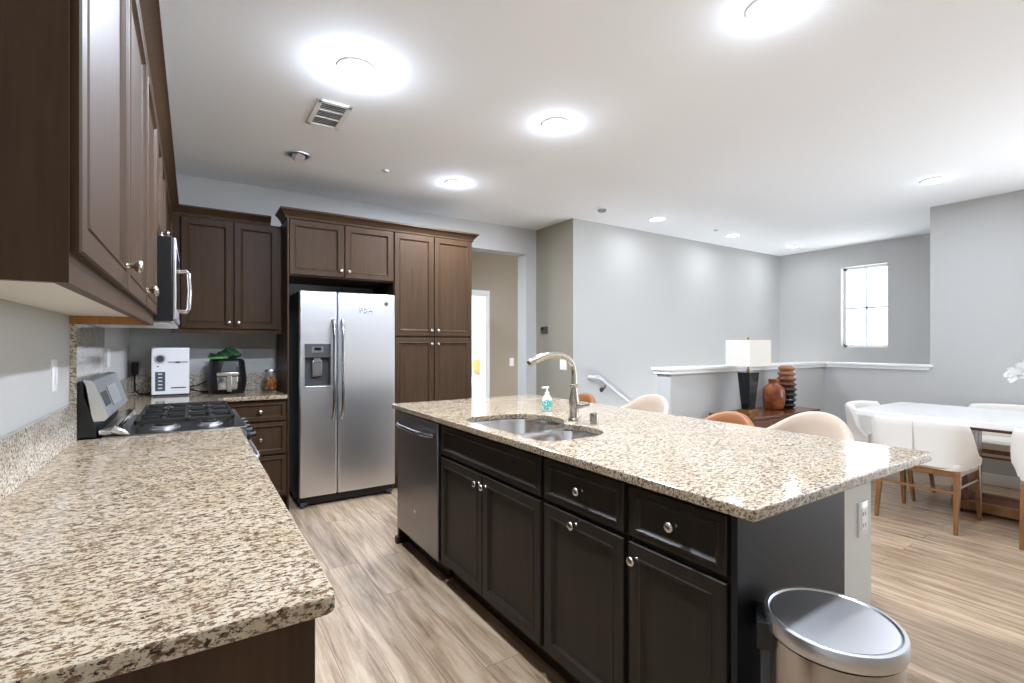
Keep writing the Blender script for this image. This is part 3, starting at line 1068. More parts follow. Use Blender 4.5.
ds = B().box(0.735, 0.949, FDY - 0.006, FDY + 0.002, 0.962, 0.976, 0.003).box(0.735, 0.742, FDY - 0.006, FDY + 0.002, 0.975, 1.31).box(0.942, 0.949, FDY - 0.006, FDY + 0.002, 0.975, 1.31).out('dispenser_trim', M['steel'], dl)
B().box(0.742, 0.942, FDY - 0.008, FDY + 0.002, 1.205, 1.315, 0.003).out('dispenser_panel', M['dgrey'], dl)
B().box(0.795, 0.885, FDY - 0.0095, FDY - 0.007, 1.245, 1.295).out('display', M['steel_dark'], dl)
B().box(0.815, 0.865, FDY - 0.0105, FDY - 0.009, 1.262, 1.285).out('screen', M['black_gloss'], dl)
B().box(0.743, 0.941, FDY + 0.046, FDY + 0.052, 0.976, 1.204).box(0.743, 0.749, FDY + 0.003, FDY + 0.046, 0.976, 1.204).box(0.935, 0.941, FDY + 0.003, FDY + 0.046, 0.976, 1.204).box(0.743, 0.941, FDY + 0.003, FDY + 0.046, 0.976, 0.986).out('dispenser_recess', M['dgrey'], dl)
B().box(0.80, 0.88, FDY + 0.01, FDY + 0.045, 1.05, 1.18, 0.008).box(0.815, 0.865, FDY + 0.004, FDY + 0.03, 1.165, 1.203, 0.004).out('paddle', M['steel_dark'], dl)
B().box(0.72, 1.476, 4.20, 4.22, 0.02, 0.085).out('base_grille', M['black'], fr)
B().cyl((0.73, 4.18, 0.0), (0.73, 4.18, 0.03), 0.018).box(0.715, 0.77, 4.17, 4.21, 0.02, 0.04, 0.004).out('foot', M['dgrey'], fr)
B().cyl((1.45, 4.19, 0.0), (1.45, 4.19, 0.03), 0.018).box(1.42, 1.475, 4.18, 4.21, 0.02, 0.04, 0.004).out('foot', M['dgrey'], fr)
B().tube([(1.405, FDY - 0.0005, 1.66), (1.405, FDY - 0.003, 1.66)], 0.017, 20).out('badge', M['dgrey'], drr)
mg = B().box(1.172, 1.300, FDY - 0.004, FDY - 0.0005, 1.575, 1.618, 0.001).out('magnet', mat('magnet_print', (120, 120, 118), 0.5))
mm = mg.data.materials[0]
lk(mm, ramp(mm, noise(mm, coords(mm, (60, 10, 90)), 1.0, 3), [(0.42, (40, 40, 42)), (0.52, (190, 190, 188)), (0.7, (230, 230, 228))]), pbsdf(mm).inputs['Base Color'])
tag(mg, 'small printed grey magnet high on the right refrigerator door', 'magnet')

# ------------------------------------------------------------------ things on the back counter
wd = thing('water_dispenser', 'white countertop water dispenser with dial and dark keypad', 'appliance', (-0.14, 4.67, CT1))
wx0, wx1, wy = -0.262, -0.022, 4.575
B().box(wx0, wx1, wy, 4.79, CT1 + 0.013, 1.285, 0.006).out('body', M['white_plastic'], wd)
B().box(wx0 + 0.01, wx1 - 0.01, wy + 0.01, 4.78, CT1 + 0.001, CT1 + 0.014).out('base', M['dgrey'], wd)
B().tube([(wx0 + 0.055, wy + 0.001, 1.20), (wx0 + 0.055, wy - 0.006, 1.20)], 0.034, 28).out('dial_ring', M['steel'], wd)
B().tube([(wx0 + 0.055, wy - 0.005, 1.20), (wx0 + 0.055, wy - 0.012, 1.20)], 0.024, 28).out('dial', M['dgrey'], wd)
B().box(wx0 + 0.024, wx0 + 0.086, wy - 0.003, wy + 0.001, 0.955, 1.10, 0.001).out('keypad', mat('keypad_grey', (78, 90, 92), 0.3), wd)
for k in range(5):
    B().box(wx0 + 0.042, wx0 + 0.068, wy - 0.004, wy - 0.002, 0.972 + 0.027 * k, 0.980 + 0.027 * k).out('button', M['white_plastic'], wd)
B().box(wx0 + 0.034, wx0 + 0.046, wy - 0.002, wy + 0.001, 1.137, 1.145).out('indicator', M['black'], wd)
B().box(wx0 + 0.104, wx1 - 0.010, wy - 0.003, wy + 0.001, 1.168, 1.180, 0.001).out('spout_ledge', mat('pale_grey', (170, 170, 178), 0.4), wd)
B().box(wx0 + 0.15, wx0 + 0.18, wy - 0.006, wy - 0.001, 1.166, 1.178, 0.001).out('nozzle', M['dgrey'], wd)
B().box(wx0 + 0.122, wx1 - 0.022, wy - 0.002, wy + 0.001, 0.972, 0.980).out('drip_slot', M['dgrey'], wd)
B().tube([(-0.03, 4.74, 0.965), (0.03, 4.77, 0.975), (0.09, 4.785, 1.0), (0.13, 4.79, 1.03)], 0.005, 8).out('cord', M['black'], wd)
B().tube([(-0.03, 4.72, 0.955), (0.02, 4.74, 0.935), (0.06, 4.72, 0.925), (0.12, 4.76, 0.922)], 0.005, 8).out('cord', M['black'], wd)

pg = thing('power_plug', 'black plug and cord on the back wall, left of the white water dispenser', 'plug', (-0.375, 4.80, 1.06))
B().box(-0.398, -0.355, 4.775, 4.8185, 1.075, 1.17, 0.006).out('plug_body', M['black'], pg)
B().tube([(-0.376, 4.79, 1.078), (-0.378, 4.785, 1.02), (-0.372, 4.775, 0.95), (-0.35, 4.765, 0.925), (-0.30, 4.75, 0.921), (-0.275, 4.745, 0.93)], 0.006, 8).out('cord', M['black'], pg)

af = thing('air_fryer', 'black air fryer with a steel handle, between water dispenser and glass jar', 'appliance', (0.236, 4.65, CT1))
ax, ay = 0.236, 4.645
def sq(s, z, e=3.2, n=36, w=0.137, d=0.135):
    r = []
    for k in range(n):
        a = 2 * PI * k / n
        c, s_ = math.cos(a), math.sin(a)
        r.append((ax + w * s * math.copysign(abs(c) ** (2 / e), c), ay + d * s * math.copysign(abs(s_) ** (2 / e), s_), z))
    return r
B().loft([sq(0.86, CT1 + 0.001), sq(0.93, CT1 + 0.01), sq(1.0, CT1 + 0.06), sq(1.03, CT1 + 0.12), sq(0.97, CT1 + 0.19), sq(0.92, CT1 + 0.255), sq(0.87, CT1 + 0.272), sq(0.7, CT1 + 0.278)]).out('body', M['black'], af, angle=60)
fy_ = ay - 0.137
bk = B().hexa([(ax - 0.07, fy_ - 0.006, CT1 + 0.035), (ax + 0.065, fy_ - 0.006, CT1 + 0.035), (ax + 0.065, fy_ + 0.01, CT1 + 0.035), (ax - 0.07, fy_ + 0.01, CT1 + 0.035)],
              [(ax - 0.075, fy_ - 0.01, CT1 + 0.14), (ax + 0.07, fy_ - 0.01, CT1 + 0.14), (ax + 0.07, fy_ + 0.01, CT1 + 0.14), (ax - 0.075, fy_ + 0.01, CT1 + 0.14)], 0.004).out('basket_front', M['chrome'], af)
B().box(ax - 0.078, ax + 0.072, fy_ - 0.05, fy_, CT1 + 0.145, CT1 + 0.175, 0.006).out('handle', M['nickel'], bk)
B().box(ax - 0.012, ax + 0.026, fy_ - 0.045, fy_ - 0.005, CT1 + 0.02, CT1 + 0.15, 0.006).out('handle_grip', M['nickel'], bk)
B().hexa([(ax - 0.05, fy_ + 0.0, CT1 + 0.178), (ax + 0.06, fy_ + 0.0, CT1 + 0.178), (ax + 0.06, fy_ + 0.03, CT1 + 0.178), (ax - 0.05, fy_ + 0.03, CT1 + 0.178)],
         [(ax - 0.03, fy_ + 0.012, CT1 + 0.262), (ax + 0.05, fy_ + 0.012, CT1 + 0.262), (ax + 0.05, fy_ + 0.04, CT1 + 0.262), (ax - 0.03, fy_ + 0.04, CT1 + 0.262)], 0.003).out('touch_panel', M['dgrey'], af)

# crumpled green bag on the air fryer
t = bmesh.new()
bmesh.ops.create_icosphere(t, subdivisions=4, radius=1.0)
for v in t.verts:
    p = v.co.copy()
    k = 1 + 0.16 * math.sin(7 * p.x + 3 * p.y) * math.cos(6 * p.y - 2 * p.z) + 0.10 * math.sin(13 * p.x + 5 * p.z + 2) + 0.07 * math.sin(17 * p.y + 11 * p.z)
    hgt = 0.030 + 0.026 * math.exp(-((p.x - 0.35) ** 2) / 0.12)
    v.co = Vector((0.215 + 0.105 * p.x * k, 4.62 + 0.085 * p.y * k, CT1 + 0.277 + max(0.002, (p.z + 0.75) * hgt * k)))
gb = B()
gb._merge(t)
gr_ = thing('cloth_bag', 'crumpled dark green bag lying on top of the air fryer', 'bag', (0.215, 4.62, CT1 + 0.277))
gb.out('bag_body', M['green_bag'], gr_, angle=80)
B().tube([(0.115, 4.545, CT1 + 0.285), (0.15, 4.525, CT1 + 0.288), (0.20, 4.525, CT1 + 0.289), (0.235, 4.53, CT1 + 0.29)], [0.008, 0.011, 0.011, 0.006], 8).out('bag_hem', M['green_light'], gr_)
B().tube([(0.225, 4.60, CT1 + 0.32), (0.222, 4.60, CT1 + 0.35), (0.25, 4.60, CT1 + 0.367), (0.29, 4.61, CT1 + 0.357), (0.315, 4.61, CT1 + 0.325), (0.325, 4.61, CT1 + 0.295)], 0.010, 8).out('bag_loop', M['green_bag'], gr_)

jr = thing('glass_jar', 'glass jar of dried snacks at the right end of the back counter', 'jar', (0.56, 4.66, CT1))
jx, jy = 0.562, 4.63
B().lathe(jx, jy, [(0.052, CT1 + 0.001), (0.059, CT1 + 0.008), (0.060, CT1 + 0.125), (0.048, CT1 + 0.152), (0.045, CT1 + 0.162), (0.042, CT1 + 0.162), (0.045, CT1 + 0.150), (0.056, CT1 + 0.122), (0.055, CT1 + 0.012), (0.001, CT1 + 0.01)], 28).out('jar_body', M['glass'], jr, angle=50)
B().lathe(jx, jy, [(0.048, CT1 + 0.158), (0.050, CT1 + 0.160), (0.050, CT1 + 0.180), (0.047, CT1 + 0.184), (0.001, CT1 + 0.184)], 28).out('lid', M['steel'], jr)
b = B()
for k in range(190):
    a, r = random.uniform(0, 2 * PI), 0.044 * math.sqrt(random.random())
    z = CT1 + 0.02 + random.random() * 0.085
    t = bmesh.new()
    bmesh.ops.create_icosphere(t, subdivisions=1, radius=0.009)
    bmesh.ops.scale(t, verts=t.verts[:], vec=(random.uniform(.7, 1.2), random.uniform(.6, 1), random.uniform(.4, .8)))
    bmesh.ops.rotate(t, verts=t.verts[:], matrix=Matrix.Rotation(random.uniform(0, 3), 3, Vector((random.random(), random.random(), 0.3)).normalized()))
    bmesh.ops.translate(t, verts=t.verts[:], vec=(jx + r * math.cos(a), jy + r * math.sin(a), z))
    b._merge(t)
sn = b.out('dried_snack', M['snack'])
nv = coords(M['snack'])
lk(M['snack'], ramp(M['snack'], noise(M['snack'], nv, 60, 1), [(0.35, (150, 56, 22)), (0.5, (206, 112, 44)), (0.65, (226, 180, 110))]), pbsdf(M['snack']).inputs['Base Color'])
tag(sn, 'orange dried snacks filling the glass jar on the back counter', 'snacks', kind='stuff')

outlet('white switch plate on the left wall above the near granite backsplash', 'X+', XL, 2.37, 1.195, 'light switch')
outlet('white switch plate on the left wall in the corner beyond the range', 'X+', XL, 3.73, 1.23, 'light switch')
outlet('white switch plate in the hall beside the bedroom doorway', 'Y-', 5.8, 3.78, 1.067, 'light switch')
outlet('white plate on the taupe wall behind the faucet', 'X-', 3.5, 4.30, 1.085, 'light switch', 0.115, 0.115)
th = thing('thermostat', 'small dark thermostat on the taupe wall beside the hall', 'thermostat', (3.5, 4.645, 1.48))
B().box(3.478, 3.5, 4.585, 4.705, 1.445, 1.525, 0.006).out('housing', M['dgrey'], th)
B().box(3.4765, 3.479, 4.60, 4.69, 1.475, 1.515).out('screen', M['black_gloss'], th)

# ------------------------------------------------------------------ ceiling fittings
def can(label, x, y, lit=True, r=0.075, power=1.0, fill=0.05):
    t = thing('recessed_light', label, 'ceiling light', (x, y, CZ - 0.012), 'recessed ceiling lights')
    b = B()
    b.lathe(x, y, [(r, CZ - 0.001), (r + 0.018, CZ - 0.001), (r + 0.016, CZ - 0.008), (r + 0.004, CZ - 0.010), (r, CZ - 0.006), (r, CZ - 0.001)], 32, False, False)
    b.out('trim_ring', M['trim'] if lit else M['steel'], t)
    if lit:
        B().lathe(x, y, [(r, CZ - 0.004), (0.001, CZ - 0.006)], 32, True, True).out('lens', M['led'], t)
        area('bulb', (0, 0, -0.008), (0, 0, 0), 0.13, 0.13, CAN_W * power * 0.72, CAN_RGB, 'DISK', t)
        pl = bpy.data.lights.new('ceiling_fill', 'POINT')   # added fill under the lens, brightens the ceiling around the can
        pl.energy = CAN_W * power * fill
        pl.color = CAN_RGB
        pl.shadow_soft_size = 0.05
        po = bpy.data.objects.new('ceiling_fill', pl)
        COL.objects.link(po)
        po.location = (0, 0, -0.05)
        po.parent = t
    else:
        B().lathe(x, y, [(r, CZ - 0.003), (r * 0.8, CZ - 0.001), (0.001, CZ - 0.001)], 32, True, True).out('baffle', M['dgrey'], t)
        B().tube([(x, y, CZ - 0.002), (x + 0.012, y - 0.015, CZ - 0.022)], [0.048, 0.042], 20).out('eyeball', M['steel'], t)
    return t


can('lit recessed light with the widest glow, just above the air vent in the photo', 0.689, 2.492, fill=0.16)
can('lit recessed light in the middle of the ceiling, over the island', 1.92, 2.43)
can('lit recessed light over the aisle in front of the pantry cabinet', 1.89, 3.79)
can('lit recessed light at the top edge of the photo', 2.0, 1.11)
can('lit recessed light nearest the return wall, above the half wall end post', 4.3, 3.65, power=0.08)
can('lit recessed light above the stairs, second from the window wall', 5.73, 3.655, power=0.08)
can('lit recessed light above the stairs, closest to the window wall', 7.07, 3.6, power=0.08)
can('lit recessed light beside the tall grey wall at the right', 5.245, 1.51, power=0.25)
can('lit recessed light added unseen over the near left counter, continuing the lamp grid', 0.69, 1.11)  # unseen lamp, continues the grid; added to brighten the kitchen
can('unlit recessed eyeball light in the kitchen ceiling, below the air vent in the photo', 0.647, 3.864, False, 0.07)

vt = thing('air_vent', 'white square air vent in the ceiling over the kitchen aisle', 'vent', (0.69, 3.08, CZ))
vx0, vx1, vy0, vy1 = 0.592, 0.787, 2.905, 3.26
B().box(vx0, vx1, vy0, vy0 + 0.03, CZ - 0.012, CZ, 0.003).box(vx0, vx1, vy1 - 0.03, vy1, CZ - 0.012, CZ, 0.003).box(vx0, vx0 + 0.028, vy0, vy1, CZ - 0.012, CZ, 0.003).box(vx1 - 0.028, vx1, vy0, vy1, CZ - 0.012, CZ, 0.003).out('frame', M['trim'], vt)
B().box(vx0 + 0.02, vx1 - 0.02, vy0 + 0.02, vy1 - 0.02, CZ - 0.002, CZ - 0.001).out('backing', M['dgrey'], vt)
B().box(vx0 + 0.02, vx1 - 0.02, vy0 + 0.115, vy0 + 0.128, CZ - 0.010, CZ - 0.003).box(vx0 + 0.02, vx1 - 0.02, vy0 + 0.215, vy0 + 0.228, CZ - 0.010, CZ - 0.003).out('divider', M['trim'], vt)
for k in range(14):
    y = vy0 + 0.034 + 0.0215 * k
    B().hexa([(vx0 + 0.026, y, CZ - 0.009), (vx1 - 0.026, y, CZ - 0.009), (vx1 - 0.026, y + 0.002, CZ - 0.009), (vx0 + 0.026, y + 0.002, CZ - 0.009)],
             [(vx0 + 0.026, y + 0.008, CZ - 0.002), (vx1 - 0.026, y + 0.008, CZ - 0.002), (vx1 - 0.026, y + 0.010, CZ - 0.002), (vx0 + 0.026, y + 0.010, CZ - 0.002)]).out('slat', M['trim'], vt)
for lab, x, y in (('small concealed sprinkler in the ceiling over the refrigerator', 1.29, 3.811), ('small concealed sprinkler in the ceiling over the stairs', 5.309, 3.609)):
    s_ = thing('sprinkler', lab, 'sprinkler', (x, y, CZ))
    B().lathe(x, y, [(0.034, CZ), (0.034, CZ - 0.004), (0.026, CZ - 0.006), (0.022, CZ - 0.006)], 24).out('escutcheon', M['trim'], s_)
    B().lathe(x, y, [(0.022, CZ - 0.006), (0.02, CZ - 0.016), (0.001, CZ - 0.017)], 20).out('cap', M['steel'], s_)
sm = thing('smoke_detector', 'small round white smoke detector on the ceiling before the return wall', 'smoke detector', (3.487, 3.665, CZ))
B().lathe(3.487, 3.665, [(0.06, CZ), (0.06, CZ - 0.012), (0.05, CZ - 0.018), (0.045, CZ - 0.018)], 28).out('base', M['trim'], sm)
B().lathe(3.487, 3.665, [(0.045, CZ - 0.018), (0.043, CZ - 0.034), (0.03, CZ - 0.042), (0.001, CZ - 0.043)], 28).out('sensor', M['steel_dark'], sm)

# ------------------------------------------------------------------ trash can
TX, TY, TZ = 1.262, 0.553, 0.66
tc_ = thing('trash_can', 'brushed steel step trash can with oval lid at the island end', 'trash can', (TX, TY, 0))
ta = math.radians(41)
def oval(s, z, A=0.153, Bq=0.143):
    r = []
    for k in range(56):
        a = 2 * PI * k / 56
        x, y = A * s * math.cos(a), Bq * s * math.sin(a)
        r.append((TX + x * math.cos(ta) - y * math.sin(ta), TY + x * math.sin(ta) + y * math.cos(ta), z))
    return r
B().loft([oval(0.955, 0.03), oval(0.955, TZ - 0.042)]).out('body', M['bin_steel'], tc_)
B().loft([oval(0.97, 0.0), oval(0.97, 0.035)]).out('base', M['black'], tc_)
B().loft([oval(0.94, TZ - 0.046), oval(0.94, TZ - 0.034)]).out('seam', M['black'], tc_)
B().loft([oval(0.985, TZ - 0.036), oval(1.0, TZ - 0.030), oval(1.0, TZ - 0.006), oval(0.985, TZ), oval(0.93, TZ + 0.001), oval(0.905, TZ - 0.003), oval(0.895, TZ - 0.004), oval(0.885, TZ - 0.001), oval(0.5, TZ), oval(0.02, TZ)]).out('lid', M['bin_lid'], tc_, angle=50)
hd = Vector((-0.52, 0.85)).normalized()
sd = Vector((hd.y, -hd.x))
def hq(r0, r1, w, z0, z1, nm, m):
    c = Vector((TX, TY))
    q = [c + hd * r0 - sd * w, c + hd * r0 + sd * w, c + hd * r1 + sd * w, c + hd * r1 - sd * w]
    B().hexa([(p.x, p.y, z0) for p in q], [(p.x, p.y, z1) for p in q], 0.004).out(nm, m, tc_)
hq(0.12, 0.160, 0.055, TZ - 0.085, TZ - 0.018, 'hinge', M['black'])
hq(0.12, 0.150, 0.04, 0.02, TZ - 0.085, 'rear_strut', M['dgrey'])
B().tube([(TX + 0.52 * 0.14 , TY - 0.85 * 0.14, 0.03), (TX + 0.52 * 0.19, TY - 0.85 * 0.19, 0.025)], [0.03, 0.026], 12, flat=0.4).out('pedal', M['steel'], tc_)

# ------------------------------------------------------------------ barrel-back seats
def shell(b, a, bb, z_lo, ztop, th, t0, t1, e=2.6, n=40, lean=0.06, k=8):
    """upholstered wrap-round back; its middle faces -Y locally, ends point to +Y"""
    def plan(t, s):
        c, s_ = math.cos(t), math.sin(t)
        return (math.copysign(abs(c) ** (2 / e), c) * (a + s), math.copysign(abs(s_) ** (2 / e), s_) * (bb + s))
    rings = []
    for i in range(n + 1):
        t = t0 + (t1 - t0) * i / n
        zt = ztop(t)
        ring = []
        for s in (th / 2, -th / 2):
            col = []
            for j in range(k + 1):
                q = j / k
                z = z_lo + (zt - z_lo - th * 0.4) * q
                x, y = plan(t, s + lean * q)
                col.append((x, y, z))
            if s > 0:
                ring += col
                x, y = plan(t, th * 0.28 + lean)
                ring.append((x, y, zt - 0.06 * th))
                x, y = plan(t, 0 + lean)
                ring.append((x, y, zt))
                x, y = plan(t, -th * 0.28 + lean)
                ring.append((x, y, zt - 0.06 * th))
            else:
                ring += col[::-1]
        rings.append(ring)
    b.loft(rings)
    return b


def taper_leg(b, top, foot, w0, w1):
    tx, ty, tz = top
    fx_, fy2, fz = foot
    h0, h1 = w0 / 2, w1 / 2
    b.hexa([(fx_ - h1, fy2 - h1, fz), (fx_ + h1, fy2 - h1, fz), (fx_ + h1, fy2 + h1, fz), (fx_ - h1, fy2 + h1, fz)],
           [(tx - h0, ty - h0, tz), (tx + h0, ty - h0, tz), (tx + h0, ty + h0, tz), (tx - h0, ty + h0, tz)], 0.006, 2)


def make_dining_chair(label):
    r = thing('dining_chair', label, 'chair', (0, 0, 0), 'dining chairs')
    def zt(t):
        u = abs(math.cos(t))
        return 0.775 - 0.015 * u - 0.24 * max(0.0, (u - 0.84) / 0.16) ** 1.8
    b = B()
    shell(b, 0.262, 0.235, 0.445, zt, 0.05, PI + 0.04, 2 * PI - 0.04, e=3.2, lean=0.03)
    b.out('backrest', M['white_fabric'], r, angle=60)
    B().box(-0.002, 0.002, -0.291, -0.262, 0.46, 0.755).out('seam', mat('seam_thread', (206, 200, 190), 0.9) if 'seam_thread' not in bpy.data.materials else bpy.data.materials['seam_thread'], r)
    B().prism(rrect(-0.258, 0.258, -0.235, 0.26, [0.08, 0.07, 0.07, 0.08], 6), 'Z', 0.425, 0.482, 0.014).out('seat', M['white_fabric'], r)
    f = B()
    f.box(-0.225, 0.225, -0.225, -0.198, 0.385, 0.428, 0.006).box(-0.225, 0.225, 0.205, 0.232, 0.385, 0.428, 0.006)
    f.box(-0.24, -0.213, -0.215, 0.222, 0.385, 0.428, 0.006).box(0.213, 0.24, -0.215, 0.222, 0.385, 0.428, 0.006)
    f.out('seat_frame', M['oak'], r)
    for sx_ in (-1, 1):
        for sy_, fy3 in ((-1, -0.26), (1, 0.265)):
            b = B()
            taper_leg(b, (sx_ * 0.225, sy_ * 0.205 + 0.005, 0.425), (sx_ * 0.232, fy3, 0.0), 0.042, 0.024)
            b.out('leg', M['oak'], r)
    s_ = B()
    s_.box(-0.225, 0.225, -0.238, -0.222, 0.268, 0.286, 0.004)
    s_.out('stretcher', M['oak'], r)
    for sx_ in (-1, 1):
        B().box(sx_ * 0.229 - 0.008, sx_ * 0.229 + 0.008, -0.235, 0.24, 0.30, 0.318, 0.004).out('stretcher', M['oak'], r)
    return r


ch = make_dining_chair('cream dining chair with its back to the island, near the island corner')
ch.location = (4.64, 1.375, 0)
ch.rotation_euler = (0, 0, -PI / 2)
for lab, x, y, rz in (('cream dining chair at the head of the white table, by the half wall', 5.28, 1.85, PI),
                      ('cream dining chair across the white table, against the grey wall', 5.87, 1.20, PI / 2),
                      ('cream dining chair cut off by the right photo edge, beside the one near the island', 4.68, 0.60, -PI / 2)):
    c = copy_thing(ch, lab)
    c.location = (x, y, 0)
    c.rotation_euler = (0, 0, rz)


def make_stool(label, zt0, m, seat_m, rim_m=None):
    r = thing('bar_stool', label, 'bar stool', (0, 0, 0), 'bar stools at the island')
    def zt(t):
        u = abs(math.cos(t))
        return zt0 - 0.11 * u ** 2.2 - 0.12 * max(0, math.sin(t))
    b = B()
    shell(b, 0.178, 0.18, 0.64, zt, 0.036, PI - 0.15, 2 * PI + 0.15, e=2.1, lean=0.02)
    b.out('backrest', m, r, angle=60)
    B().prism(rrect(-0.18, 0.18, -0.17, 0.19, 0.08, 6), 'Z', 0.60, 0.665, 0.015).out('seat', seat_m, r)
    for sx_ in (-1, 1):
        for sy_ in (-1, 1):
            b = B()
            taper_leg(b, (sx_ * 0.145, sy_ * 0.14, 0.605), (sx_ * 0.18, sy_ * 0.18, 0.0), 0.036, 0.022)
            b.out('leg', M['oak'], r)
    f = B()
    f.tube([(-0.17, 0.168, 0.2), (0.17, 0.168, 0.2)], 0.011, 10).tube([(-0.17, -0.168, 0.2), (0.17, -0.168, 0.2)], 0.011, 10)
    f.tube([(-0.168, 0.168, 0.2), (-0.168, -0.168, 0.2)], 0.011, 10).tube([(0.168, 0.168, 0.2), (0.168, -0.168, 0.2)], 0.011, 10)
    f.out('footrest', M['oak'], r)
    return r


s1 = make_stool('beige bar stool at the island corner nearest the white dining table', 0.972, M['beige_fabric'], M['beige_fabric'])
s1.location = (2.42, 1.205, 0)
s1.rotation_euler = (0, 0, PI / 2)
s2 = copy_thing(s1, 'beige bar stool behind the island, just right of the stair handrail')
s2.location = (2.42, 2.24, 0)
s3 = make_stool('tan leather bar stool between the two beige stools, in front of the lamp', 0.922, M['tan_leather'], M['tan_leather'])
s3.location = (2.42, 1.67, 0)
s3.rotation_euler = (0, 0, PI / 2)
s4 = copy_thing(s3, 'tan leather bar stool behind the faucet at the far island end')
s4.location = (2.42, 2.93, 0)

# ------------------------------------------------------------------ dining table
dt = thing('dining_table', 'long white topped dining table on a slatted wooden base', 'table', (5.21, 0.75, 0))
B().plate(rrect(4.69, 5.73, -0.45, 1.905, 0.035, 5), [], 0.712, 0.76, 0.008).out('tabletop', M['table_white'], dt)
B().box(4.95, 5.47, -0.2, 1.65, 0.66, 0.712).out('apron', M['walnut'], dt)
fb = B()
fb.box(5.03, 5.43, 1.30, 1.345, 0.03, 0.10, 0.004).box(5.03, 5.07, 0.1, 1.30, 0.03, 0.10, 0.004).box(5.39, 5.43, 0.1, 1.30, 0.03, 0.10, 0.004).box(5.03, 5.43, 0.06, 0.10, 0.03, 0.10, 0.004)
fb.box(5.03, 5.43, 1.30, 1.34, 0.10, 0.20, 0.004)
fb.out('base_frame', M['oak'], dt)
for px_, py_ in ((5.06, 1.29), (5.40, 1.29), (5.06, 0.12), (5.40, 0.12)):
    B().cyl((px_, py_, 0.0), (px_, py_, 0.035), 0.02).out('foot', M['black'], dt)
for k in range(10):
    x = 5.078 + 0.031 * k
    B().box(x, x + 0.021, 0.10, 1.30, 0.078, 0.098, 0.003).out('floor_slat', M['walnut'], dt)
for k in range(11):
    x = 5.045 + 0.034 * k
    B().box(x, x + 0.02, 1.245, 1.285, 0.10, 0.66, 0.003).out('upright_slat', M['walnut'], dt)
    B().box(x, x + 0.02, 0.12, 0.16, 0.10, 0.66, 0.003).out('upright_slat', M['walnut'], dt)

# vase with white flowers on the table
fv = thing('flower_vase', 'white vase of large white flowers at the right photo edge', 'flowers', (5.2, 0.86, 0.76))
B().lathe(5.2, 0.86, [(0.05, 0.76), (0.07, 0.80), (0.075, 0.86), (0.045, 0.93), (0.038, 0.96), (0.034, 0.96), (0.04, 0.93), (0.001, 0.80)], 28).out('vase', M['white_plastic'], fv, angle=60)
def flower(c, ax_, s):
    c = Vector(c)
    ax_ = Vector(ax_).normalized()
    q = ax_.to_track_quat('Z', 'Y')
    B().tube([(5.2, 0.86, 0.82), tuple((Vector((5.2, 0.86, 0.95)) * 0.6 + c * 0.4)), tuple(c)], 0.005, 8).out('stem', M['stem'], fv)
    b = B()
    for layer, (np_, tilt, ln) in enumerate(((6, 0.35, 1.0), (5, 0.75, 0.8))):
        for k in range(np_):
            a = 2 * PI * k / np_ + layer * 0.5
            t = bmesh.new()
            g = {}
            nu, nv_ = 6, 8
            for i in range(nv_ + 1):
                v_ = i / nv_
                wdt = 0.42 * math.sin(PI * min(1, v_ * 0.86 + 0.1)) ** 0.8
                for j in range(nu + 1):
                    u = 2 * j / nu - 1
                    x = u * wdt * ln
                    y = v_ * ln
                    z = math.sin(tilt) * v_ * ln * 0.8 - 0.25 * v_ ** 3 * ln + 0.14 * u * u * v_ + 0.04 * math.sin(5 * v_ + 3 * u + k)
                    g[i, j] = t.verts.new(q @ (Matrix.Rotation(a, 3, 'Z') @ Vector((x, y, z)) * s) + c)
            for i in range(nv_):
                for j in range(nu):
                    t.faces.new((g[i, j], g[i, j + 1], g[i + 1, j + 1], g[i + 1, j]))
            bmesh.ops.solidify(t, geom=t.faces[:], thickness=0.0015)
            b._merge(t)
    b.out('blossom', M['petal'], fv, angle=80)
flower((5.16, 0.965, 1.10), (-0.5, 0.35, 0.6), 0.115)
flower((5.24, 0.80, 1.16), (-0.3, -0.5, 0.8), 0.115)
flower((5.10, 0.80, 1.05), (-0.8, -0.2, 0.5), 0.10)

# ------------------------------------------------------------------ console, lamp, vases
cx0, cx1, cy0, cy1, cz = 3.97, 5.15, 2.36, 2.775, 0.68
cs = thing('console_table', 'low walnut console table against the half wall, under the lamp', 'console', ((cx0 + cx1) / 2, (cy0 + cy1) / 2, 0))
B().box(cx0, cx1, cy0, cy1, cz - 0.022, cz, 0.003).out('top', M['walnut'], cs)
B().box(cx0 + 0.01, cx1 - 0.01, cy0 + 0.015, cy1, cz - 0.15, cz - 0.022).out('case', M['walnut'], cs)
for k in range(2):
    x = cx0 + 0.02 + k * 0.575
    d = B().box(x, x + 0.56, cy0 + 0.002, cy0 + 0.016, cz - 0.142, cz - 0.03, 0.003).out('drawer', M['walnut'], cs)
    B().tube([(x + 0.28, cy0 + 0.002, cz - 0.085), (x + 0.28, cy0 - 0.02, cz - 0.085)], [0.006, 0.012], 12).out('knob', M['brass'], d)
for xx in (cx0 + 0.05, cx1 - 0.05):
    for yy in (cy0 + 0.05, cy1 - 0.05):
        b = B()
        taper_leg(b, (xx, yy, cz - 0.15), (xx, yy, 0), 0.04, 0.024)
        b.out('leg', M['walnut'], cs)

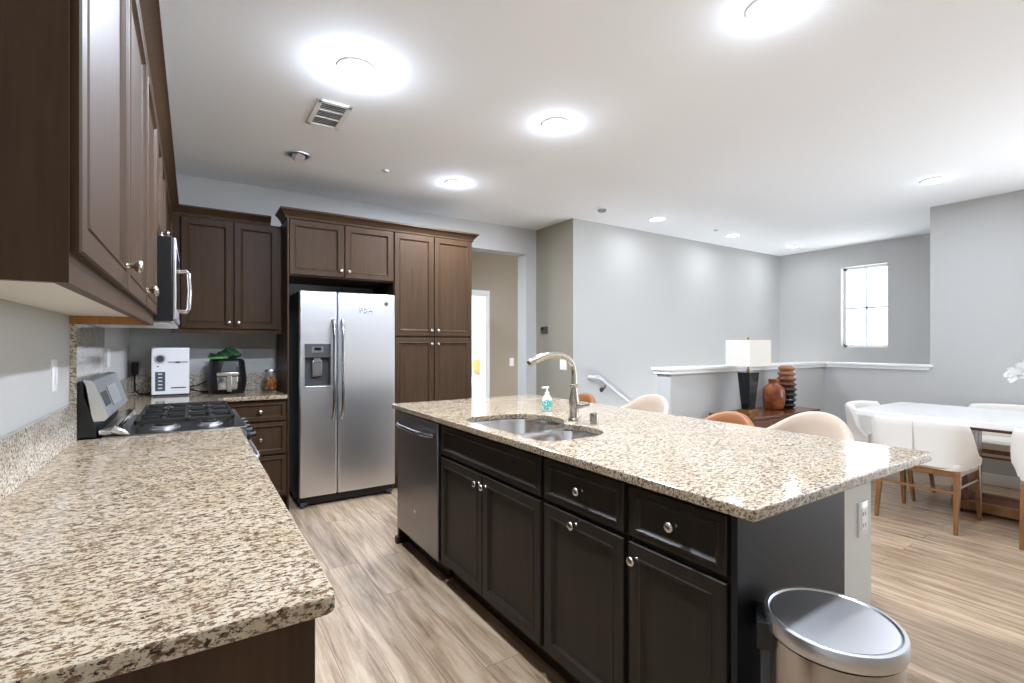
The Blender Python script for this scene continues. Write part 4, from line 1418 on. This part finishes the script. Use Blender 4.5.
lx, ly = 4.30, 2.59
lp = thing('table_lamp', 'table lamp with square cream shade and black tapered base', 'lamp', (lx, ly, cz))
B().box(lx - 0.078, lx + 0.078, ly - 0.06, ly + 0.06, cz, cz + 0.032, 0.003).out('plinth', M['brass'], lp)
B().hexa([(lx - 0.045, ly - 0.04, cz + 0.032), (lx + 0.045, ly - 0.04, cz + 0.032), (lx + 0.045, ly + 0.04, cz + 0.032), (lx - 0.045, ly + 0.04, cz + 0.032)],
         [(lx - 0.078, ly - 0.062, cz + 0.375), (lx + 0.078, ly - 0.062, cz + 0.375), (lx + 0.078, ly + 0.062, cz + 0.375), (lx - 0.078, ly + 0.062, cz + 0.375)], 0.004).out('column', M['lamp_black'], lp)
B().cyl((lx, ly, cz + 0.375), (lx, ly, cz + 0.68), 0.008).lathe(lx, ly, [(0.014, cz + 0.375), (0.014, cz + 0.40), (0.006, cz + 0.41)], 16).lathe(lx, ly, [(0.006, cz + 0.672), (0.011, cz + 0.68), (0.011, cz + 0.692), (0.004, cz + 0.698)], 14).out('stem', M['brass'], lp)
b = B()
sw = 0.145
sz0, sz1 = 1.115, 1.352
sd_ = 0.118
sw = 0.17
o_ = [(lx - sw, ly - sd_), (lx + sw, ly - sd_), (lx + sw, ly + sd_), (lx - sw, ly + sd_)]
i_ = [(lx + (x - lx) * 0.975, ly + (y - ly) * 0.975) for x, y in o_]
b.loft([[(x, y, sz0) for x, y in o_], [(x, y, sz1) for x, y in o_], [(x, y, sz1) for x, y in i_], [(x, y, sz0) for x, y in i_], [(x, y, sz0) for x, y in o_]], False, False)
b.out('lamp_shade', M['shade'], lp)
B().box(lx - sw + 0.003, lx + sw - 0.003, ly - 0.003, ly + 0.003, sz1 - 0.014, sz1 - 0.008).box(lx - 0.003, lx + 0.003, ly - sd_ + 0.003, ly + sd_ - 0.003, sz1 - 0.014, sz1 - 0.008).out('spider', M['brass'], lp)

v1 = B().lathe(0, 0, [(0.07, 0.0), (0.088, 0.012), (0.096, 0.05), (0.10, 0.12), (0.098, 0.185), (0.085, 0.22), (0.058, 0.238), (0.047, 0.246), (0.045, 0.262), (0.05, 0.272), (0.052, 0.29), (0.046, 0.294), (0.04, 0.285), (0.04, 0.25), (0.001, 0.24)], 40).out('bottle_vase', M['amber'], angle=60)
v1.location = (4.75, 2.60, cz)
v1['label'] = 'round amber brown vase with a short neck, beside the lamp'
v1['category'] = 'vase'
pr = []
nz = 66
for k in range(nz + 1):
    z = 0.42 * k / nz
    ph = (k / nz * 8) % 1.0
    env = 0.066 + 0.018 * math.sin(PI * k / nz * 0.9 + 0.3)
    pr.append((env + 0.022 * (abs(math.sin(PI * ph)) ** 1.3) - 0.014, z))
pr += [(0.05, 0.42), (0.045, 0.40), (0.001, 0.36)]
v2 = B().lathe(0, 0, pr, 40).out('ribbed_vase', M['banded'], angle=50)
v2.location = (4.985, 2.60, cz)
v2['label'] = 'tall ribbed vase turning from tan at the top to black, rightmost on the console'
v2['category'] = 'vase'

# ------------------------------------------------------------------ stair handrail
hr = thing('handrail', 'pale handrail sloping down the white stairwell wall', 'handrail', (3.72, 4.07, 0.94))
pts = [(3.72, 4.128, 0.945), (3.72, 4.09, 0.945), (3.735, 4.068, 0.945), (3.80, 4.062, 0.945), (3.83, 4.062, 0.935)]
sl = -0.63
pts += [(3.83 + 0.2 * k, 4.062, 0.935 + sl * 0.2 * k) for k in range(1, 16)]
B().tube(pts, 0.023, 12).out('rail', M['rail'], hr, angle=60)
for k in range(3):
    x = 3.92 + 1.1 * k
    z = 0.935 + sl * (x - 3.83)
    B().tube([(x, 4.129, z - 0.085), (x, 4.10, z - 0.08), (x, 4.07, z - 0.05), (x, 4.062, z - 0.018)], [0.012, 0.009, 0.008, 0.008], 10).tube([(x, 4.1295, z - 0.085), (x, 4.122, z - 0.085)], 0.028, 16).out('bracket', M['dgrey'], hr)

# ------------------------------------------------------------------ bedroom seen through the hall
bed = thing('bed', 'bed with white bedding seen through the bedroom doorway', 'bed', (4.7, 8.2, 0))
B().box(3.85, 5.55, 7.15, 9.25, 0.14, 0.34, 0.01).out('bed_base', M['oak'], bed)
B().box(3.83, 5.57, 7.12, 9.27, 0.34, 0.60, 0.06, 4).out('mattress', M['bed_white'], bed)
B().box(3.78, 5.62, 7.06, 8.75, 0.22, 0.68, 0.07, 4).out('duvet', M['bed_white'], bed)
for px_ in (3.92, 5.48):
    for py_ in (7.22, 9.18):
        B().cyl((px_, py_, 0), (px_, py_, 0.15), 0.03).out('leg', M['oak'], bed)
B().box(3.8, 5.6, 9.27, 9.35, 0.1, 0.85, 0.02).out('headboard', M['bed_white'], bed)
def pillow(label, x, y, z, w, h, m, rx):
    t = bmesh.new()
    bmesh.ops.create_icosphere(t, subdivisions=4, radius=1)
    for v in t.verts:
        p = v.co
        e = 0.55
        v.co = Vector((w / 2 * math.copysign(abs(p.x) ** e, p.x) * 0.9, 0.09 * p.y, h / 2 * math.copysign(abs(p.z) ** e, p.z) * 0.9))
    bmesh.ops.rotate(t, verts=t.verts[:], matrix=Matrix.Rotation(rx, 3, 'X'))
    bmesh.ops.translate(t, verts=t.verts[:], vec=(x, y, z + h / 2))
    b = B()
    b._merge(t)
    tag(b.out('cushion', m, angle=80), label, 'cushion')
pillow('gold cushion leaning on the bed in the bedroom beyond the hall', 4.95, 8.60, 0.69, 0.60, 0.36, M['cushion'], -0.3)
pillow('dark grey cushion behind the gold one on the bed', 5.28, 8.84, 0.66, 0.44, 0.44, M['cushion_dark'], -0.25)
pillow('white pillow at the head of the bed beyond the hall', 4.30, 9.0, 0.61, 0.66, 0.46, M['bed_white'], -0.3)

# ------------------------------------------------------------------ outside the stairwell window
tr = thing('tree', 'pale green tree outside the stairwell window', 'tree', (13.4, 6.6, -2.7))
B().tube([(13.4, 6.6, -2.7), (13.45, 6.55, 0), (13.4, 6.5, 1.6)], [0.2, 0.15, 0.08], 10).out('trunk', M['oak'], tr)
b = B()
for k in range(420):
    p = Vector((random.gauss(0, 1), random.gauss(0, 1), random.gauss(0, 1))).normalized() * random.random() ** 0.4
    c = Vector((13.4 + 1.2 * p.x, 6.3 + 1.1 * p.y, 1.2 + 1.2 * p.z))
    t = bmesh.new()
    bmesh.ops.create_icosphere(t, subdivisions=1, radius=0.16)
    bmesh.ops.scale(t, verts=t.verts[:], vec=(1, 0.8, 0.35))
    bmesh.ops.rotate(t, verts=t.verts[:], matrix=Matrix.Rotation(random.uniform(0, 3), 3, Vector((random.random(), random.random(), 0.3)).normalized()))
    bmesh.ops.translate(t, verts=t.verts[:], vec=c)
    b._merge(t)
b.out('foliage', M['tree'], tr)
